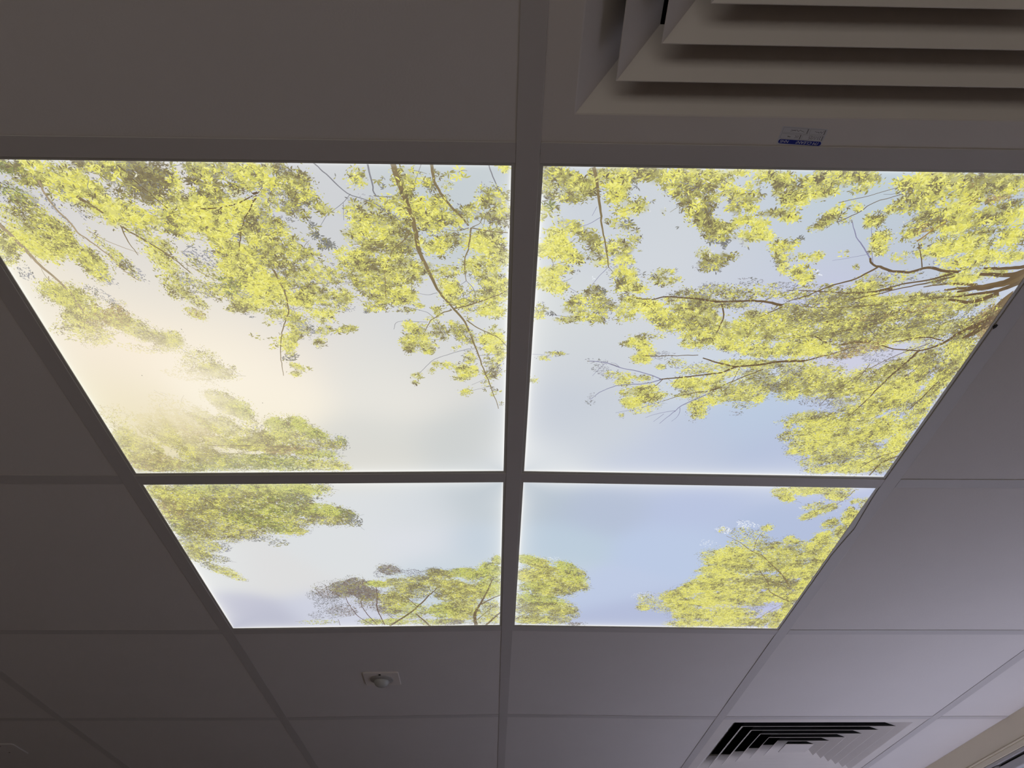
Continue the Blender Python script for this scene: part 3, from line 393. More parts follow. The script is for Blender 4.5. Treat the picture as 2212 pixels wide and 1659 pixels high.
SKY='''
-573 188 f0e8d8;-555 337 f4e9d8;-528 395 f3e8d2;-484 301 fbeedb;-394 291 f8eedb;-414 365 fff7e6;-326 385 faf2e2;-370 416 f6edd8;-241 248 e0deda;
-195 336 e0dfda;-128 248 d6d8da;-104 336 dadad8;-213 495 dadad5;-77 495 ced1d0;-258 186 d2d2d2;-216 90 d0d2d5;-66 51 c5cdd0;-65 28 c7cfd4;
-510 46 d2d2d6;-438 92 e0dcd6;-423 202 ece5d8;-249 556 dcdad2;-537 459 ebe0ba;-559 395 f2e8c8;-346 217 e8e3da;-308 300 efe6da;-169 385 ebe8e0;
-364 337 fbf2e0;-390 144 dddad6;43 246 d8dcdc;77 297 cdd2d9;56 437 c8ced8;128 492 cdd3db;35 557 dee2e6;158 84 cdd3d9;167 137 d4d8de;258 142 cbd0dc;
291 108 c6cfda;337 50 becdd6;272 525 bfc8dc;351 452 bccbe0;398 521 b3bed9;259 311 ced6e1;426 572 c2cce3;357 184 c5c8e0;416 99 c0c9d4;467 298 cfd0e2;
469 483 bfc8e2;566 252 c8d0e0;206 552 c5cde0;53 86 cdd3db;129 244 d3d7dc;-236 694 dde0e2;-160 695 d6dbe0;-51 667 c4ccd2;-441 947 dedede;
-564 1092 c9cad8;-519 1139 babccd;-565 925 e2e4e4;-169 824 dde0e6;-44 826 c4d0dc;-297 856 dde0e2;-377 1097 cfd2e0;-123 916 ccd6de;-527 646 d8d4c0;
33 667 b8c4d0;150 693 b6c1d6;305 688 b9c4e0;477 745 b4c1dd;81 824 bdcddc;185 1013 bfcbe4;246 1123 b4bdd9;289 818 bccae4;45 956 c8d4dc;551 726 b4bfdc;
559 636 c0c8e4;526 1113 c0c4e4;
'''

# ------------------------------------------------------------------ room shell
GX0, GX1, GY0, GY1 = -1.8, XW, -0.6, 2.4        # the part of the ceiling that is built tile by tile
# soffit (structural slab over the void) and the plain ceiling beyond the tiled part
mb = MB(); mb.box(X0-.2, XW+.2, Y0-.2, Y1+.2, .40, .46)
mb.box(X0, XW, Y0, GY0-.012, .0005, .02); mb.box(X0, XW, GY1+.012, Y1, .0005, .02); mb.box(X0, GX0-.012, GY0-.012, GY1+.012, .0005, .02)
struct(mb.build('ceiling', [M_tile], warp=False))
struct(MB().box(X0-.2, XW+.2, Y0-.2, Y1+.2, FLOOR-.1, FLOOR).build('floor', M_floor, warp=False))
struct(MB().box(X0-.2, X0, Y0-.2, Y1+.2, FLOOR, .40).build('wall_left', M_wall, warp=False))
struct(MB().box(X0, XW, Y1, Y1+.2, FLOOR, .40).build('wall_front', M_wall, warp=False))
mb = MB(); a0, a1, b0, b1 = W2
mb.box(X0, a0, Y0-.2, Y0, FLOOR, .40); mb.box(a1, XW, Y0-.2, Y0, FLOOR, .40)
mb.box(a0, a1, Y0-.2, Y0, FLOOR, b0); mb.box(a0, a1, Y0-.2, Y0, b1, .40)
struct(mb.build('wall_back', M_wall, warp=False))
mb = MB(); a0, a1, b0, b1 = W1
mb.box(XW, XW+.2, Y0-.2, a0, FLOOR, .40); mb.box(XW, XW+.2, a1, Y1+.2, FLOOR, .40)
mb.box(XW, XW+.2, a0, a1, FLOOR, b0); mb.box(XW, XW+.2, a0, a1, b1, .40)
struct(mb.build('wall_right', M_wall, warp=False))

# cream head board along the top of the right-hand wall, with a double bead
def extrude_y(name, prof, y0, y1, m, parent=None):
    n = len(prof); v = [(x, y0, z) for x, z in prof]+[(x, y1, z) for x, z in prof]
    f = [tuple(range(n)), tuple(range(2*n-1, n-1, -1))]+[(i, (i+1) % n, n+(i+1) % n, n+i) for i in range(n)]
    return obj(name, v, f, m, parent, warp=False)
x = XW-.001
extr = [(x, .0012), (x-.008, .0012), (x-.008, -.0585), (x-.0066, -.0592), (x-.0066, -.0602), (x-.0092, -.0608), (x-.0095, -.0625), (x-.0092, -.0640),
        (x-.0066, -.0646), (x-.0066, -.0656), (x-.008, -.0662), (x-.008, -.0790), (x, -.0790)]
struct(extrude_y('trim_1', extr, .2, 2.95, M_cream))

MB().box(XW-.52, XW+.0, W1[0]-.05, W1[1]+.05, W1[2]-.03, W1[2]).build('x', M_bounce, warp=False, bevel=.004); bpy.data.objects['x'].name = 'trim_0'; struct(bpy.data.objects['trim_0'])  # added unseen board, bounces the sun up onto the ceiling
# window_1: grey frame, black gasket gap, grey sash, glass
y0, y1, z0, z1 = W1
win = bpy.data.objects.new('window_1', None); C.objects.link(win); win['kind'] = 'structure'; win.location = (XW, (y0+y1)/2, z0)
def rect_frame(name, axis, pos0, pos1, a0, a1, b0, b1, t, m, parent, bevel=.001):
    mb = MB()
    for (p, q, r, s_) in ((a0, a1, b1-t, b1), (a0, a1, b0, b0+t), (a0, a0+t, b0+t, b1-t), (a1-t, a1, b0+t, b1-t)):
        if axis == 'x': mb.box(pos0, pos1, p, q, r, s_)
        else: mb.box(p, q, pos0, pos1, r, s_)
    return mb.build(name, m, parent, warp=False, bevel=bevel)
rect_frame('window_frame', 'x', XW-.006, XW+.07, y0, y1, z0, z1-.001, .0085, M_pvc, win)
MB().box(XW-.006, XW+.07, 1.937, 1.985, z0+.0075, z1-.0095).build('mullion', M_pvc, win, warp=False, bevel=.008)
for ya, yb in ((y0+.0085, 1.937), (1.985, y1-.0085)):
    rect_frame('gasket', 'x', XW+.008, XW+.05, ya, yb, z0+.0085, z1-.0095, .008, M_gasket, win, 0)
    rect_frame('sash', 'x', XW-.003, XW+.014, ya+.0065, yb-.0065, z0+.015, z1-.0160, .022, M_pvc, win, .003)
    MB().box(XW+.005, XW+.009, ya+.024, yb-.024, z0+.033, z1-.034).build('glass_pane', M_glass, win, warp=False)
x0, x1, z0, z1 = W2
win2 = bpy.data.objects.new('added_window_2', None); C.objects.link(win2); win2['kind'] = 'structure'; win2.location = ((x0+x1)/2, Y0, z0)  # unseen window, added to house the back fill lamp
rect_frame('window_frame', 'y', Y0-.07, Y0+.006, x0, x1, z0, z1, .05, M_pvc, win2)
MB().box((x0+x1)/2-.025, (x0+x1)/2+.025, Y0-.07, Y0, z0+.05, z1-.05).build('mullion', M_pvc, win2, warp=False)
MB().box(x0+.05, (x0+x1)/2-.025, Y0-.04, Y0-.034, z0+.05, z1-.05).build('glass_pane', M_glass, win2, warp=False)
MB().box((x0+x1)/2+.025, x1-.05, Y0-.04, Y0-.034, z0+.05, z1-.05).build('glass_pane', M_glass, win2, warp=False)

# ------------------------------------------------------------------ suspension grid (24 mm tees)
TN = [1]
def trim(mb, **k):
    TN[0] += 1; return struct(mb.build('trim_%d' % TN[0], M_tee, **k))
def main_tee(x, y0, y1, notch=False):
    mb = MB(); ys = sorted(set([y0, y1]+[v for v in np.arange(-1.2, 3.0, .05).round(3) if y0 < v < y1]+([round(v, 4) for v in np.arange(.61, .86, .0125)] if notch else [])))
    def edge(y):
        if not notch or not .62 < y < .85: return 0
        t = (y-.62)/.23; return .0070*(t/.55 if t < .55 else (1-t)/.45)**1.3
    prof = []
    for y in ys:
        e = edge(y)
        prof.append([(x-.012+e, y, .0002), (x-.0116+e, y, 0), (x+.0116, y, 0), (x+.012, y, .0002), (x+.012, y, .0008), (x+.0012, y, .001), (x+.0012, y, .032), (x-.0012, y, .032), (x-.0012, y, .001), (x-.012+e, y, .0008)])
    mb.loft(prof, True, True); return trim(mb)
def cross_tee(y, x0, x1):
    mb = MB(); n = 6; prof = []
    for i in range(n+1):
        x = x0+.0123+(x1-x0-.0246)*i/n
        prof.append([(x, y-.012, .0003), (x, y-.0116, .0001), (x, y+.0116, .0001), (x, y+.012, .0003), (x, y+.012, .0009), (x, y+.0012, .0011), (x, y+.0012, .030), (x, y-.0012, .030), (x, y-.0012, .0011), (x, y-.012, .0009)])
    mb.loft(prof, True, True); return trim(mb)
main_tee(0, GY0-.012, 1.5048); main_tee(0, 1.5052, GY1+.012)
main_tee(.6, GY0-.012, GY1+.012, notch=True)
for x in (-1.8, -1.2, -.6, 1.2): main_tee(x, GY0-.012, GY1+.012)
for y in (-.6, 0, .6, 1.2, 1.8, 2.4):
    for x in (-1.8, -1.2, -.6, 0, .6): cross_tee(y, x, x+.6)
    cross_tee(y, 1.2, XW+.0123)

# ------------------------------------------------------------------ ceiling tiles
TILES = {
 (-1, -1): 'large grey mineral tile nearest the viewer, left of the big air diffuser',
 (-2, 0): 'plain tile left of the panel showing the sunlit haze',
 (1, 0): 'plain tile right of the panel filled with yellow leaves',
 (-2, 1): 'plain tile left of the panel with green tree limbs and a grey sky',
 (1, 1): 'pale tile right of the blue sky panel, past the bowed tee edge',
 (-3, 2): 'dark tile at the left edge, two tiles beyond the left pair of panels',
 (-2, 2): 'dark tile touching the far left corner of the four glowing panels',
 (-1, 2): 'ceiling tile that carries the square presence sensor',
 (0, 2): 'plain tile right of the sensor tile, just beyond the blue sky panel',
 (1, 2): 'bright tile directly in front of the small air diffuser',
 (2, 2): 'narrow cut tile at the right edge, beside the cream wall board',
 (-3, 3): 'darkest corner tile holding the flat blanking plate',
 (-2, 3): 'far dark tile between the blanking plate tile and the row behind the sensor',
 (-1, 3): 'far plain tile directly behind the sensor tile',
 (0, 3): 'far plain tile directly left of the small air diffuser',
 (2, 3): 'cut tile wedged between small air diffuser and cream wall board'}
def tile(i, j, label=None, parent=None):
    x0, y0 = i*.6, j*.6; x1 = min(x0+.6, XW+.003); g = .0025
    mb = MB().box(x0+g, x1-g, y0+g, y0+.6-g, .0013, .0145, 12, 4)
    return mb.build('mineral_tile', M_tile)
for i in range(-3, 3):
    for j in range(-1, 4):
        if (i, j) in TILES: tag(tile(i, j), TILES[(i, j)], 'ceiling tile', 'white mineral ceiling tiles')
        elif (i, j) in ((-1, 0), (0, 0), (-1, 1), (0, 1), (0, -1), (1, 3)): pass
        else:
            x0, y0 = i*.6, j*.6; x1 = min(x0+.6, XW+.003)
            TN[0] += 1; struct(MB().box(x0+.0025, x1-.0025, y0+.0025, y0+.5975, .0013, .0145, 12, 4).build('trim_%d' % TN[0], M_tile))

# ------------------------------------------------------------------ the printed picture on the four light panels
SUN = np.array([-505., 365.])
PAL = {k: np.array([lin(c) for c in v]) for k, v in dict(
  B=['eeea70', 'e6e05e', 'dcd658', 'f4f086'], M=['ccca68', 'bdba5e', 'd4cf78'], O=['a39d58', '938c4c', 'aaa562'], D=['7c7046', '6e6142', '857a4c'],
  G=['8a9049', '7a8040'], F=['cacf60', 'dcdf6e', 'b2b757'], K=['b39a64', 'a08652'], V=['7d7c76', '6f6e6c', '8a8a86'],
  P=['9e9ea6', 'b0b0b8', '8c8c94'], T=['7a685a', '6a5a50', '8c7c6c'], W=['eff3f8', 'e8ecf4'], L=['e9e6cc', 'dcdce0']).items()}
MODE = dict(Y=dict(B=.50, M=.27, O=.17, D=.06), M=dict(B=.22, M=.33, O=.29, D=.14, L=.02), O=dict(B=.13, M=.24, O=.38, D=.23, L=.02), D=dict(B=.08, M=.14, O=.36, D=.38, L=.04),
  G=dict(F=.13, M=.14, G=.42, D=.27, L=.04), F=dict(F=.46, M=.21, G=.24, D=.09), K=dict(M=.28, K=.42, D=.22, B=.08), V=dict(V=.7, O=.3), P=dict(P=.8, V=.2), T=dict(T=.62, V=.16, O=.12, P=.1), W=dict(W=1.))
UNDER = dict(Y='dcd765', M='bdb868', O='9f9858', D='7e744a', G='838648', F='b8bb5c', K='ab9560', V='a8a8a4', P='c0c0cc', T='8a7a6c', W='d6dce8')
rng = np.random.default_rng(11)
LAT = rng.random((4, 256, 256))
def vnoise(x, y, s, k=0):
    u, v = x/s+57.3, y/s+91.7; i, j = np.floor(u).astype(int), np.floor(v).astype(int); a, b = u-i, v-j
    a, b = a*a*(3-2*a), b*b*(3-2*b); g = LAT[k]; q = lambda p, r: g[p % 256, r % 256]
    return (q(i, j)*(1-a)+q(i+1, j)*a)*(1-b)+(q(i, j+1)*(1-a)+q(i+1, j+1)*a)*b
SKP = [p.split() for p in SKY.replace('\n', '').split(';') if p.strip()]
SKX = np.array([[float(p[0]), float(p[1])] for p in SKP]); SKC = np.array([lin(p[2]) for p in SKP])
def sky(x, y):
    d2 = (x[:, None]-SKX[None, :, 0])**2+(y[:, None]-SKX[None, :, 1])**2
    wt = np.exp(-d2/(2*48.**2))+1e-3/(1+d2/400.)
    return (wt@SKC)/wt.sum(1)[:, None]
HAZE = np.array(lin('f5ead6')); HAZ2 = np.array(lin('e2d38e'))
def haze(x, y):
    d = np.hypot(x-SUN[0], (y-SUN[1])*(np.where(y > SUN[1], .9, 1.15)))
    ang = np.arctan2(y-SUN[1], x-SUN[0])
    ray = .5+.5*np.sin(ang*17+1.)*np.sin(ang*7.3+.4)
    return np.clip(.93*np.exp(-(d/100.)**2)+.46*np.exp(-(d/215.)**2)*(.5+.8*ray*(y > SUN[1]-30)), 0, .95)
def edge_glow(lx, ly, H, near, right):
    dx, dy = H-np.abs(lx), H-np.abs(ly); dx = np.where(right & (lx > 0), dx*3+20, dx)
    sx, sy = np.clip((H-np.abs(ly))/70., 0, 1), np.clip((H-np.abs(lx))/70., 0, 1)
    line = np.exp(-np.minimum(dx, dy)/1.6)
    band = np.maximum(np.exp(-dx/15.)*sx**.6, np.exp(-dy/15.)*sy**.6*np.where((ly < 0) & near, .25, 1.))
    return line, band
FOL = []
for it in FOLIAGE.replace('\n', '').split(';'):
    if it.strip():
        t = it.split(); FOL.append((np.array([float(v) for v in t[:6]]), float(t[6]), t[7], float(t[8])))
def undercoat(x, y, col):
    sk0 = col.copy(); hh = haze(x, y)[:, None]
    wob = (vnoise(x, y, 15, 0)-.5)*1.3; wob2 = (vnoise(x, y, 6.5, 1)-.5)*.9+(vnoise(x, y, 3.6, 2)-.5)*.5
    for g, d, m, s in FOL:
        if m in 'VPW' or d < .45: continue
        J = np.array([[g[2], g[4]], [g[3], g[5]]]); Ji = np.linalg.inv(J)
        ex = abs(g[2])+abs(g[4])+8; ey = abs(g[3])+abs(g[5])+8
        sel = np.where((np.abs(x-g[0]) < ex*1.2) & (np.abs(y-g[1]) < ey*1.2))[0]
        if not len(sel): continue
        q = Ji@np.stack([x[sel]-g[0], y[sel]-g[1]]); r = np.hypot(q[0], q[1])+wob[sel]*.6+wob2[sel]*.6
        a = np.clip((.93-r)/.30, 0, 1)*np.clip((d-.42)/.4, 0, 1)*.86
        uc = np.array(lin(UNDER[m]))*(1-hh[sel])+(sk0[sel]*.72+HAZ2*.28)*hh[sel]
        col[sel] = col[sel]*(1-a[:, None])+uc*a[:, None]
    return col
HALO = []
for g, d, m, s in list(FOL):
    if d >= .5 and m not in 'PVW':
        HALO.append((g*np.array([1, 1, 1.32, 1.32, 1.45, 1.45]), .13, 'V' if m in 'DT' else ('P' if rng.random() < .16 else 'M'), min(s, 6.5)*.62))
FOL += HALO
# --- leaves, generated once over the whole 1.2 m picture, in millimetres
LX, LY, LT, LS, LW, LC, LB = [], [], [], [], [], [], []
keys = list(PAL)
for g, d, m, s in FOL:
    J = np.array([[g[2], g[4]], [g[3], g[5]]]); A = math.pi*abs(np.linalg.det(J))
    wd = .25 if s >= 6 else .36; vert = 1.
    la = s*s*wd*(.45 if s >= 6 else .34)
    n = max(3, int(d*A/la*(1.55 if d > .5 else 1.1)*LEAFK))
    major = (g[2], g[3]) if math.hypot(g[2], g[3]) > math.hypot(g[4], g[5]) else (g[4], g[5])
    th0 = math.atan2(major[1], major[0])
    if s >= 6:                                   # fingered sprays of 3 to 6 leaves
        nc = max(1, n//4); r = np.sqrt(rng.random(nc)); a = rng.random(nc)*2*math.pi
        c = J@np.stack([r*np.cos(a), r*np.sin(a)]); hd = rng.random(nc)*2*math.pi
        k = 4+(rng.random(nc) < .5); idx = np.repeat(np.arange(nc), k)
        j = np.concatenate([np.arange(q) for q in k]); sp = (j-(k[idx]-1)/2)*.80
        th = hd[idx]+sp+rng.normal(0, .12, len(idx)); ls = s*(.5+.62*rng.random(nc))[idx]*(.8+.3*rng.random(len(idx)))*(1-.12*np.abs(sp))
        x = g[0]+c[0][idx]+np.cos(th)*ls*.55; y = g[1]+c[1][idx]+np.sin(th)*ls*.55
    else:
        r = np.sqrt(rng.random(n))*1.04; a = rng.random(n)*2*math.pi; c = J@np.stack([r*np.cos(a), r*np.sin(a)])
        x, y = g[0]+c[0], g[1]+c[1]; th = th0+rng.normal(0, .75, n); ls = s*(.42+.62*rng.random(n)); idx = np.arange(n)
    q = np.linalg.inv(J)@np.stack([x-g[0], y-g[1]]); rr = np.hypot(q[0], q[1])
    lump = vnoise(x, y, 15, 0)*.45+vnoise(x, y, 6.5, 1)*.3+vnoise(x, y, 3, 3)*.25
    keep = rr*.9+(lump-.5)*1.5+rng.normal(0, .10, len(x)) < .98+.12*(d > .7)
    x, y, th, ls, idx = x[keep], y[keep], th[keep], ls[keep], idx[keep]
    if not len(x): continue
    # light and dark clumps
    nz = vnoise(x, y, 17, 1)*.5+vnoise(x, y, 6, 2)*.5+rng.normal(0, .10, idx.max()+1)[idx]
    bright = [k_ for k_ in 'WBFLMKGOPVTD' if k_ in MODE[m]]
    ws = np.array([MODE[m][k_] for k_ in bright]); cum = np.cumsum(ws)/ws.sum()
    u = np.clip((nz-.24)/.52, 0, .999); mixr = rng.random(idx.max()+1)[idx]; u = np.where(mixr < .33, rng.random(idx.max()+1)[idx], u)
    ci = np.searchsorted(cum, u); ci = np.clip(ci, 0, len(bright)-1)
    cols = np.zeros((len(x), 3))
    for q_, k_ in enumerate(bright):
        s_ = ci == q_; pc = PAL[k_]
        if s_.any(): cols[s_] = pc[rng.integers(0, len(pc), s_.sum())]
    cols *= (.93+.14*rng.random(len(x)))[:, None]
    LX.append(x); LY.append(y); LT.append(th); LS.append(ls); LW.append(np.full(len(x), wd)*(.8+.4*rng.random(len(x)))); LC.append(cols); LB.append(np.full(len(x), s >= 6))
LX, LY, LT, LS, LW, LC, LB = [np.concatenate(v) for v in (LX, LY, LT, LS, LW, LC, LB)]
hz = haze(LX, LY); hz = hz+(1-hz)*.0
tint = sky(LX, LY); LC = LC*(1-hz[:, None])+(tint*.72+HAZ2*.28)*hz[:, None]; LC = LC*.94+tint*.06
print('leaves', len(LX))
BCOL = dict(n='8a8058', s='756246', b='857656', g='86868c', d='6d5b44', h='a8977a', v='8988a4', o='75654f', t='6b5650', k='a08450')
STR = []
for it in BRANCHES.replace('\n', '').split(';'):
    if it.strip():
        t = it.split(); v = [float(q) for q in t[3:]]; STR.append((t[0], float(t[1]), float(t[2]), np.array(v).reshape(-1, 2)))
for g, d, m, s in FOL:
    if d < .3: continue
    A = math.pi*abs(g[2]*g[5]-g[3]*g[4]); n = int(A/520.*(.6+rng.random()))
    for _ in range(min(n, 9)):
        r, a = math.sqrt(rng.random()), rng.random()*6.283; L = (9+16*rng.random())*(1 if s >= 6 else .8)
        x0, y0 = g[0]+r*(g[2]*math.cos(a)+g[4]*math.sin(a)), g[1]+r*(g[3]*math.cos(a)+g[5]*math.sin(a)); th = math.atan2(g[3], g[2])+rng.normal(0, .6)+(math.pi if rng.random() < .5 else 0)
        c1 = rng.normal(0, .35); P = [(x0, y0), (x0+L*.5*math.cos(th), y0+L*.5*math.sin(th)), (x0+L*.5*(math.cos(th)+math.cos(th+c1)), y0+L*.5*(math.sin(th)+math.sin(th+c1)))]
        STR.append(('g' if m in 'PVW' or rng.random() < .25 else 'n', .75 if s >= 6 else .6, .42, np.array(P)))
def smooth_line(P, n=5):
    if len(P) < 3: return P
    Q = np.vstack([2*P[0]-P[1], P, 2*P[-1]-P[-2]]); o = []
    for i in range(1, len(Q)-2):
        for t in np.linspace(0, 1, n, endpoint=False):
            a, b, c, d = Q[i-1], Q[i], Q[i+1], Q[i+2]
            o.append(.5*((2*b)+(-a+c)*t+(2*a-5*b+4*c-d)*t*t+(-a+3*b-3*c+d)*t**3))
    o.append(Q[-2]); return np.array(o)
def ribbons():
    R = []
    for k, w0, w1, P in STR:
        S = smooth_line(P); n = len(S); S = S+np.stack([vnoise(S[:, 0], S[:, 1], 6, 0)-.5, vnoise(S[:, 1], S[:, 0], 6, 1)-.5], 1)*min(1.6, w0*.6+.5)
        T = np.gradient(S, axis=0); T /= np.maximum(1e-6, np.hypot(T[:, 0], T[:, 1]))[:, None]; N = np.stack([-T[:, 1], T[:, 0]], 1)
        w = np.linspace(w0, w1, n)*(1+.18*(vnoise(S[:, 0]*3, S[:, 1]*3, 7, 2)-.5)); w = np.maximum(w, .42)
        h = haze(S[:, 0], S[:, 1])[:, None]; c = np.array(lin(BCOL[k]))[None, :]*np.ones((n, 1))
        c = c*(.9+.25*vnoise(S[:, 0], S[:, 1], 5, 3))[:, None]; c = c*(1-h)+HAZE*h*.8
        R.append((S-N*w[:, None]/2, S+N*w[:, None]/2, c))
    return R
RIB = ribbons()
def print_material():
    m = bpy.data.materials.new('backlit_printed_film'); m.use_nodes = True; nt = m.node_tree; nt.nodes.clear()
    o = nt.nodes.new('ShaderNodeOutputMaterial'); e = nt.nodes.new('ShaderNodeEmission'); a = nt.nodes.new('ShaderNodeAttribute')
    a.attribute_name = 'print'; nt.links.new(a.outputs['Color'], e.inputs['Color']); nt.links.new(e.outputs[0], o.inputs['Surface'])
    m.cycles.emission_sampling = EMIS
    return m
M_film = print_material()
def film(cx, cy, ox, parent):
    """printed diffuser of one panel: graded sky sheet, branches and leaves, one mesh; centre in mm"""
    H = 286.2
    s_ = np.concatenate([[0, .5, 1.2, 2.2, 4, 6.5, 10, 14, 19, 25], np.arange(28, H, 2.6)]); s_ = s_[s_ < H-1]
    ax = np.unique(np.concatenate([-H+s_, H-s_, [0]])); ax = ax[np.concatenate([[True], np.diff(ax) > .3])]
    gx, gy = np.meshgrid(ax, ax); gx, gy = gx.ravel(), gy.ravel(); n = len(ax)
    x, y = gx+cx, gy+cy
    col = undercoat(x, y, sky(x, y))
    ii = np.arange(n*n).reshape(n, n)
    quads = np.stack([ii[:-1, :-1], ii[:-1, 1:], ii[1:, 1:], ii[1:, :-1]], -1).reshape(-1, 4)
    V = [np.stack([x, y, np.full(n*n, 3.0)], 1)]; K = [col]; F = [quads]; base = n*n; sizes = [np.full(len(quads), 4)]
    def add(pv, pk, per):
        nonlocal base
        m = len(pv)//per; V.append(pv); K.append(pk); F.append((np.arange(m*per)+base).reshape(m, per)); sizes.append(np.full(m, per)); base += m*per
    sel = (np.abs(LX-cx) < H+2) & (np.abs(LY-cy) < H+2)
    for big in (False, True):
        s2 = sel & (LB == big); X, Y, T, S, W, K0 = LX[s2], LY[s2], LT[s2], LS[s2], LW[s2], LC[s2]
        m = len(X)
        if not m: continue
        shp = np.array([(-.5, 0), (-.12, .36), (.22, .30), (.5, 0), (.18, -.33), (-.16, -.34)]) if big else np.array([(-.5, 0.05), (0, .5), (.5, -.05), (0, -.5)])
        wf = S*W*(1.5 if big else 1.)
        px = shp[None, :, 0]*S[:, None]; py = shp[None, :, 1]*wf[:, None]
        py = py+((px/S[:, None])**2)*S[:, None]*.22*np.where(rng.random(m) < .5, -1, 1)[:, None]
        vx = X[:, None]+px*np.cos(T)[:, None]-py*np.sin(T)[:, None]; vy = Y[:, None]+px*np.sin(T)[:, None]+py*np.cos(T)[:, None]
        z = 2.96-.0024*rng.integers(0, 200, m)
        vz = np.repeat(z[:, None], len(shp), 1)
        add(np.stack([np.clip(vx, cx-H, cx+H), np.clip(vy, cy-H, cy+H), vz], -1).reshape(-1, 3), np.repeat(K0, len(shp), 0), len(shp))
    for q, (A, B, c) in enumerate(RIB):
        mid = (A+B)/2; a = (np.abs(mid[:-1, 0]-cx) < H+6) & (np.abs(mid[:-1, 1]-cy) < H+6)
        i = np.where(a)[0]
        if not len(i): continue
        z = (2.86 if STR[q][0] == 's' else 2.56 if STR[q][1] > 1.2 else 2.66)-.0003*(q % 300)
        P = np.stack([A[i], A[i+1], B[i+1], B[i]], 1); P = np.concatenate([P, np.full(P.shape[:2]+(1,), z)], 2)
        P[:, :, 0] = np.clip(P[:, :, 0], cx-H, cx+H); P[:, :, 1] = np.clip(P[:, :, 1], cy-H, cy+H)
        add(P.reshape(-1, 3), np.stack([c[i], c[i+1], c[i+1], c[i]], 1).reshape(-1, 3), 4)
    for (sx, sy) in ((-419, 261), (-352, 409), (-497, 350)):      # specks on the film
        if abs(sx-cx) < H and abs(sy-cy) < H:
            an = np.linspace(0, 2*math.pi, 7)[:-1]; add(np.stack([sx+.7*np.cos(an), sy+.6*np.sin(an), np.full(6, 2.44)], 1), np.full((6, 3), .06), 6)
    V = np.concatenate(V); K = np.concatenate(K); sizes = np.concatenate(sizes)
    lx, ly = V[:, 0]-cx, V[:, 1]-cy; ln, bd = edge_glow(lx, ly, H-2.4, cy < 500, cx > 0)
    GL = np.array([1.0, 1.0, .97]); isb = (V[:, 2] > 2.99)[:, None]
    warm = np.exp(-((V[:, 0]-SUN[0])**2+(V[:, 1]-SUN[1])**2)/2/150.**2)[:, None]; GL = GL*(1-warm)+np.array([1, .98, .82])*warm
    a = np.clip(.42*bd+.62*np.clip(ln, 0, 1), 0, 1)[:, None]*np.where(isb, 1, .30)
    K = K*(1-a)+GL*a
    V = V/1000.; V[:, 2] += lift(V[:, 0], V[:, 1]); V -= np.array(parent.location)[None, :]
    me = bpy.data.meshes.new('diffuser'); loops = np.concatenate([f.ravel() for f in F])
    me.vertices.add(len(V)); me.vertices.foreach_set('co', V.astype(np.float32).ravel())
    me.loops.add(len(loops)); me.loops.foreach_set('vertex_index', loops.astype(np.int32))
    me.polygons.add(len(sizes)); st = np.concatenate([[0], np.cumsum(sizes)[:-1]]); me.polygons.foreach_set('loop_start', st.astype(np.int32))
    me.polygons.foreach_set('loop_total', sizes.astype(np.int32))
    at = me.color_attributes.new('print', 'FLOAT_COLOR', 'POINT'); at.data.foreach_set('color', np.concatenate([K, np.ones((len(K), 1))], 1).astype(np.float32).ravel())
    me.materials.append(M_film); me.update(); me.validate()
    o = bpy.data.objects.new('diffuser', me); C.objects.link(o); o.parent = parent
    return o
PANELS = [((-1, 0), 'glowing panel printed with branches and hazy sun glare, near left of the four'),
          ((0, 0), 'glowing panel filled with yellow leaves and brown trunks, near right of the four'),
          ((-1, 1), 'glowing panel with green tree limbs above pale grey sky, far left of the four'),
          ((0, 1), 'glowing panel with the most open blue sky, far right of the four')]
for (i, j), lab in PANELS:
    cx, cy = i*.6+.3, j*.6+.3
    t = thing('light_panel', lab, 'light panel', (cx, cy, float(lift(cx, cy))+.012), 'backlit sky panels forming one picture')
    # slim frame: lip resting on the tees, dark inner rim, housing box above
    dx = .0012 if i == 0 else -.0006
    N = 12
    fr = MB().sqloft(cx, cy, [(.2968, .0060), (.2968, .0013), (.2842, .0013), (.2838, .0016), (.2838, .0024), (.2880, .0028), (.2968, .0060)], n=N)
    fr.build('frame', M_frame, t)
    hs = MB().sqloft(cx, cy, [(.2962, .0062), (.2962, .024)], n=N)
    hs.box(cx-.2962, cx+.2962, cy-.2962, cy+.2962, .024, .026, N, N); hs.build('housing', M_frame, t)
    film(cx*1000, cy*1000, dx, t)

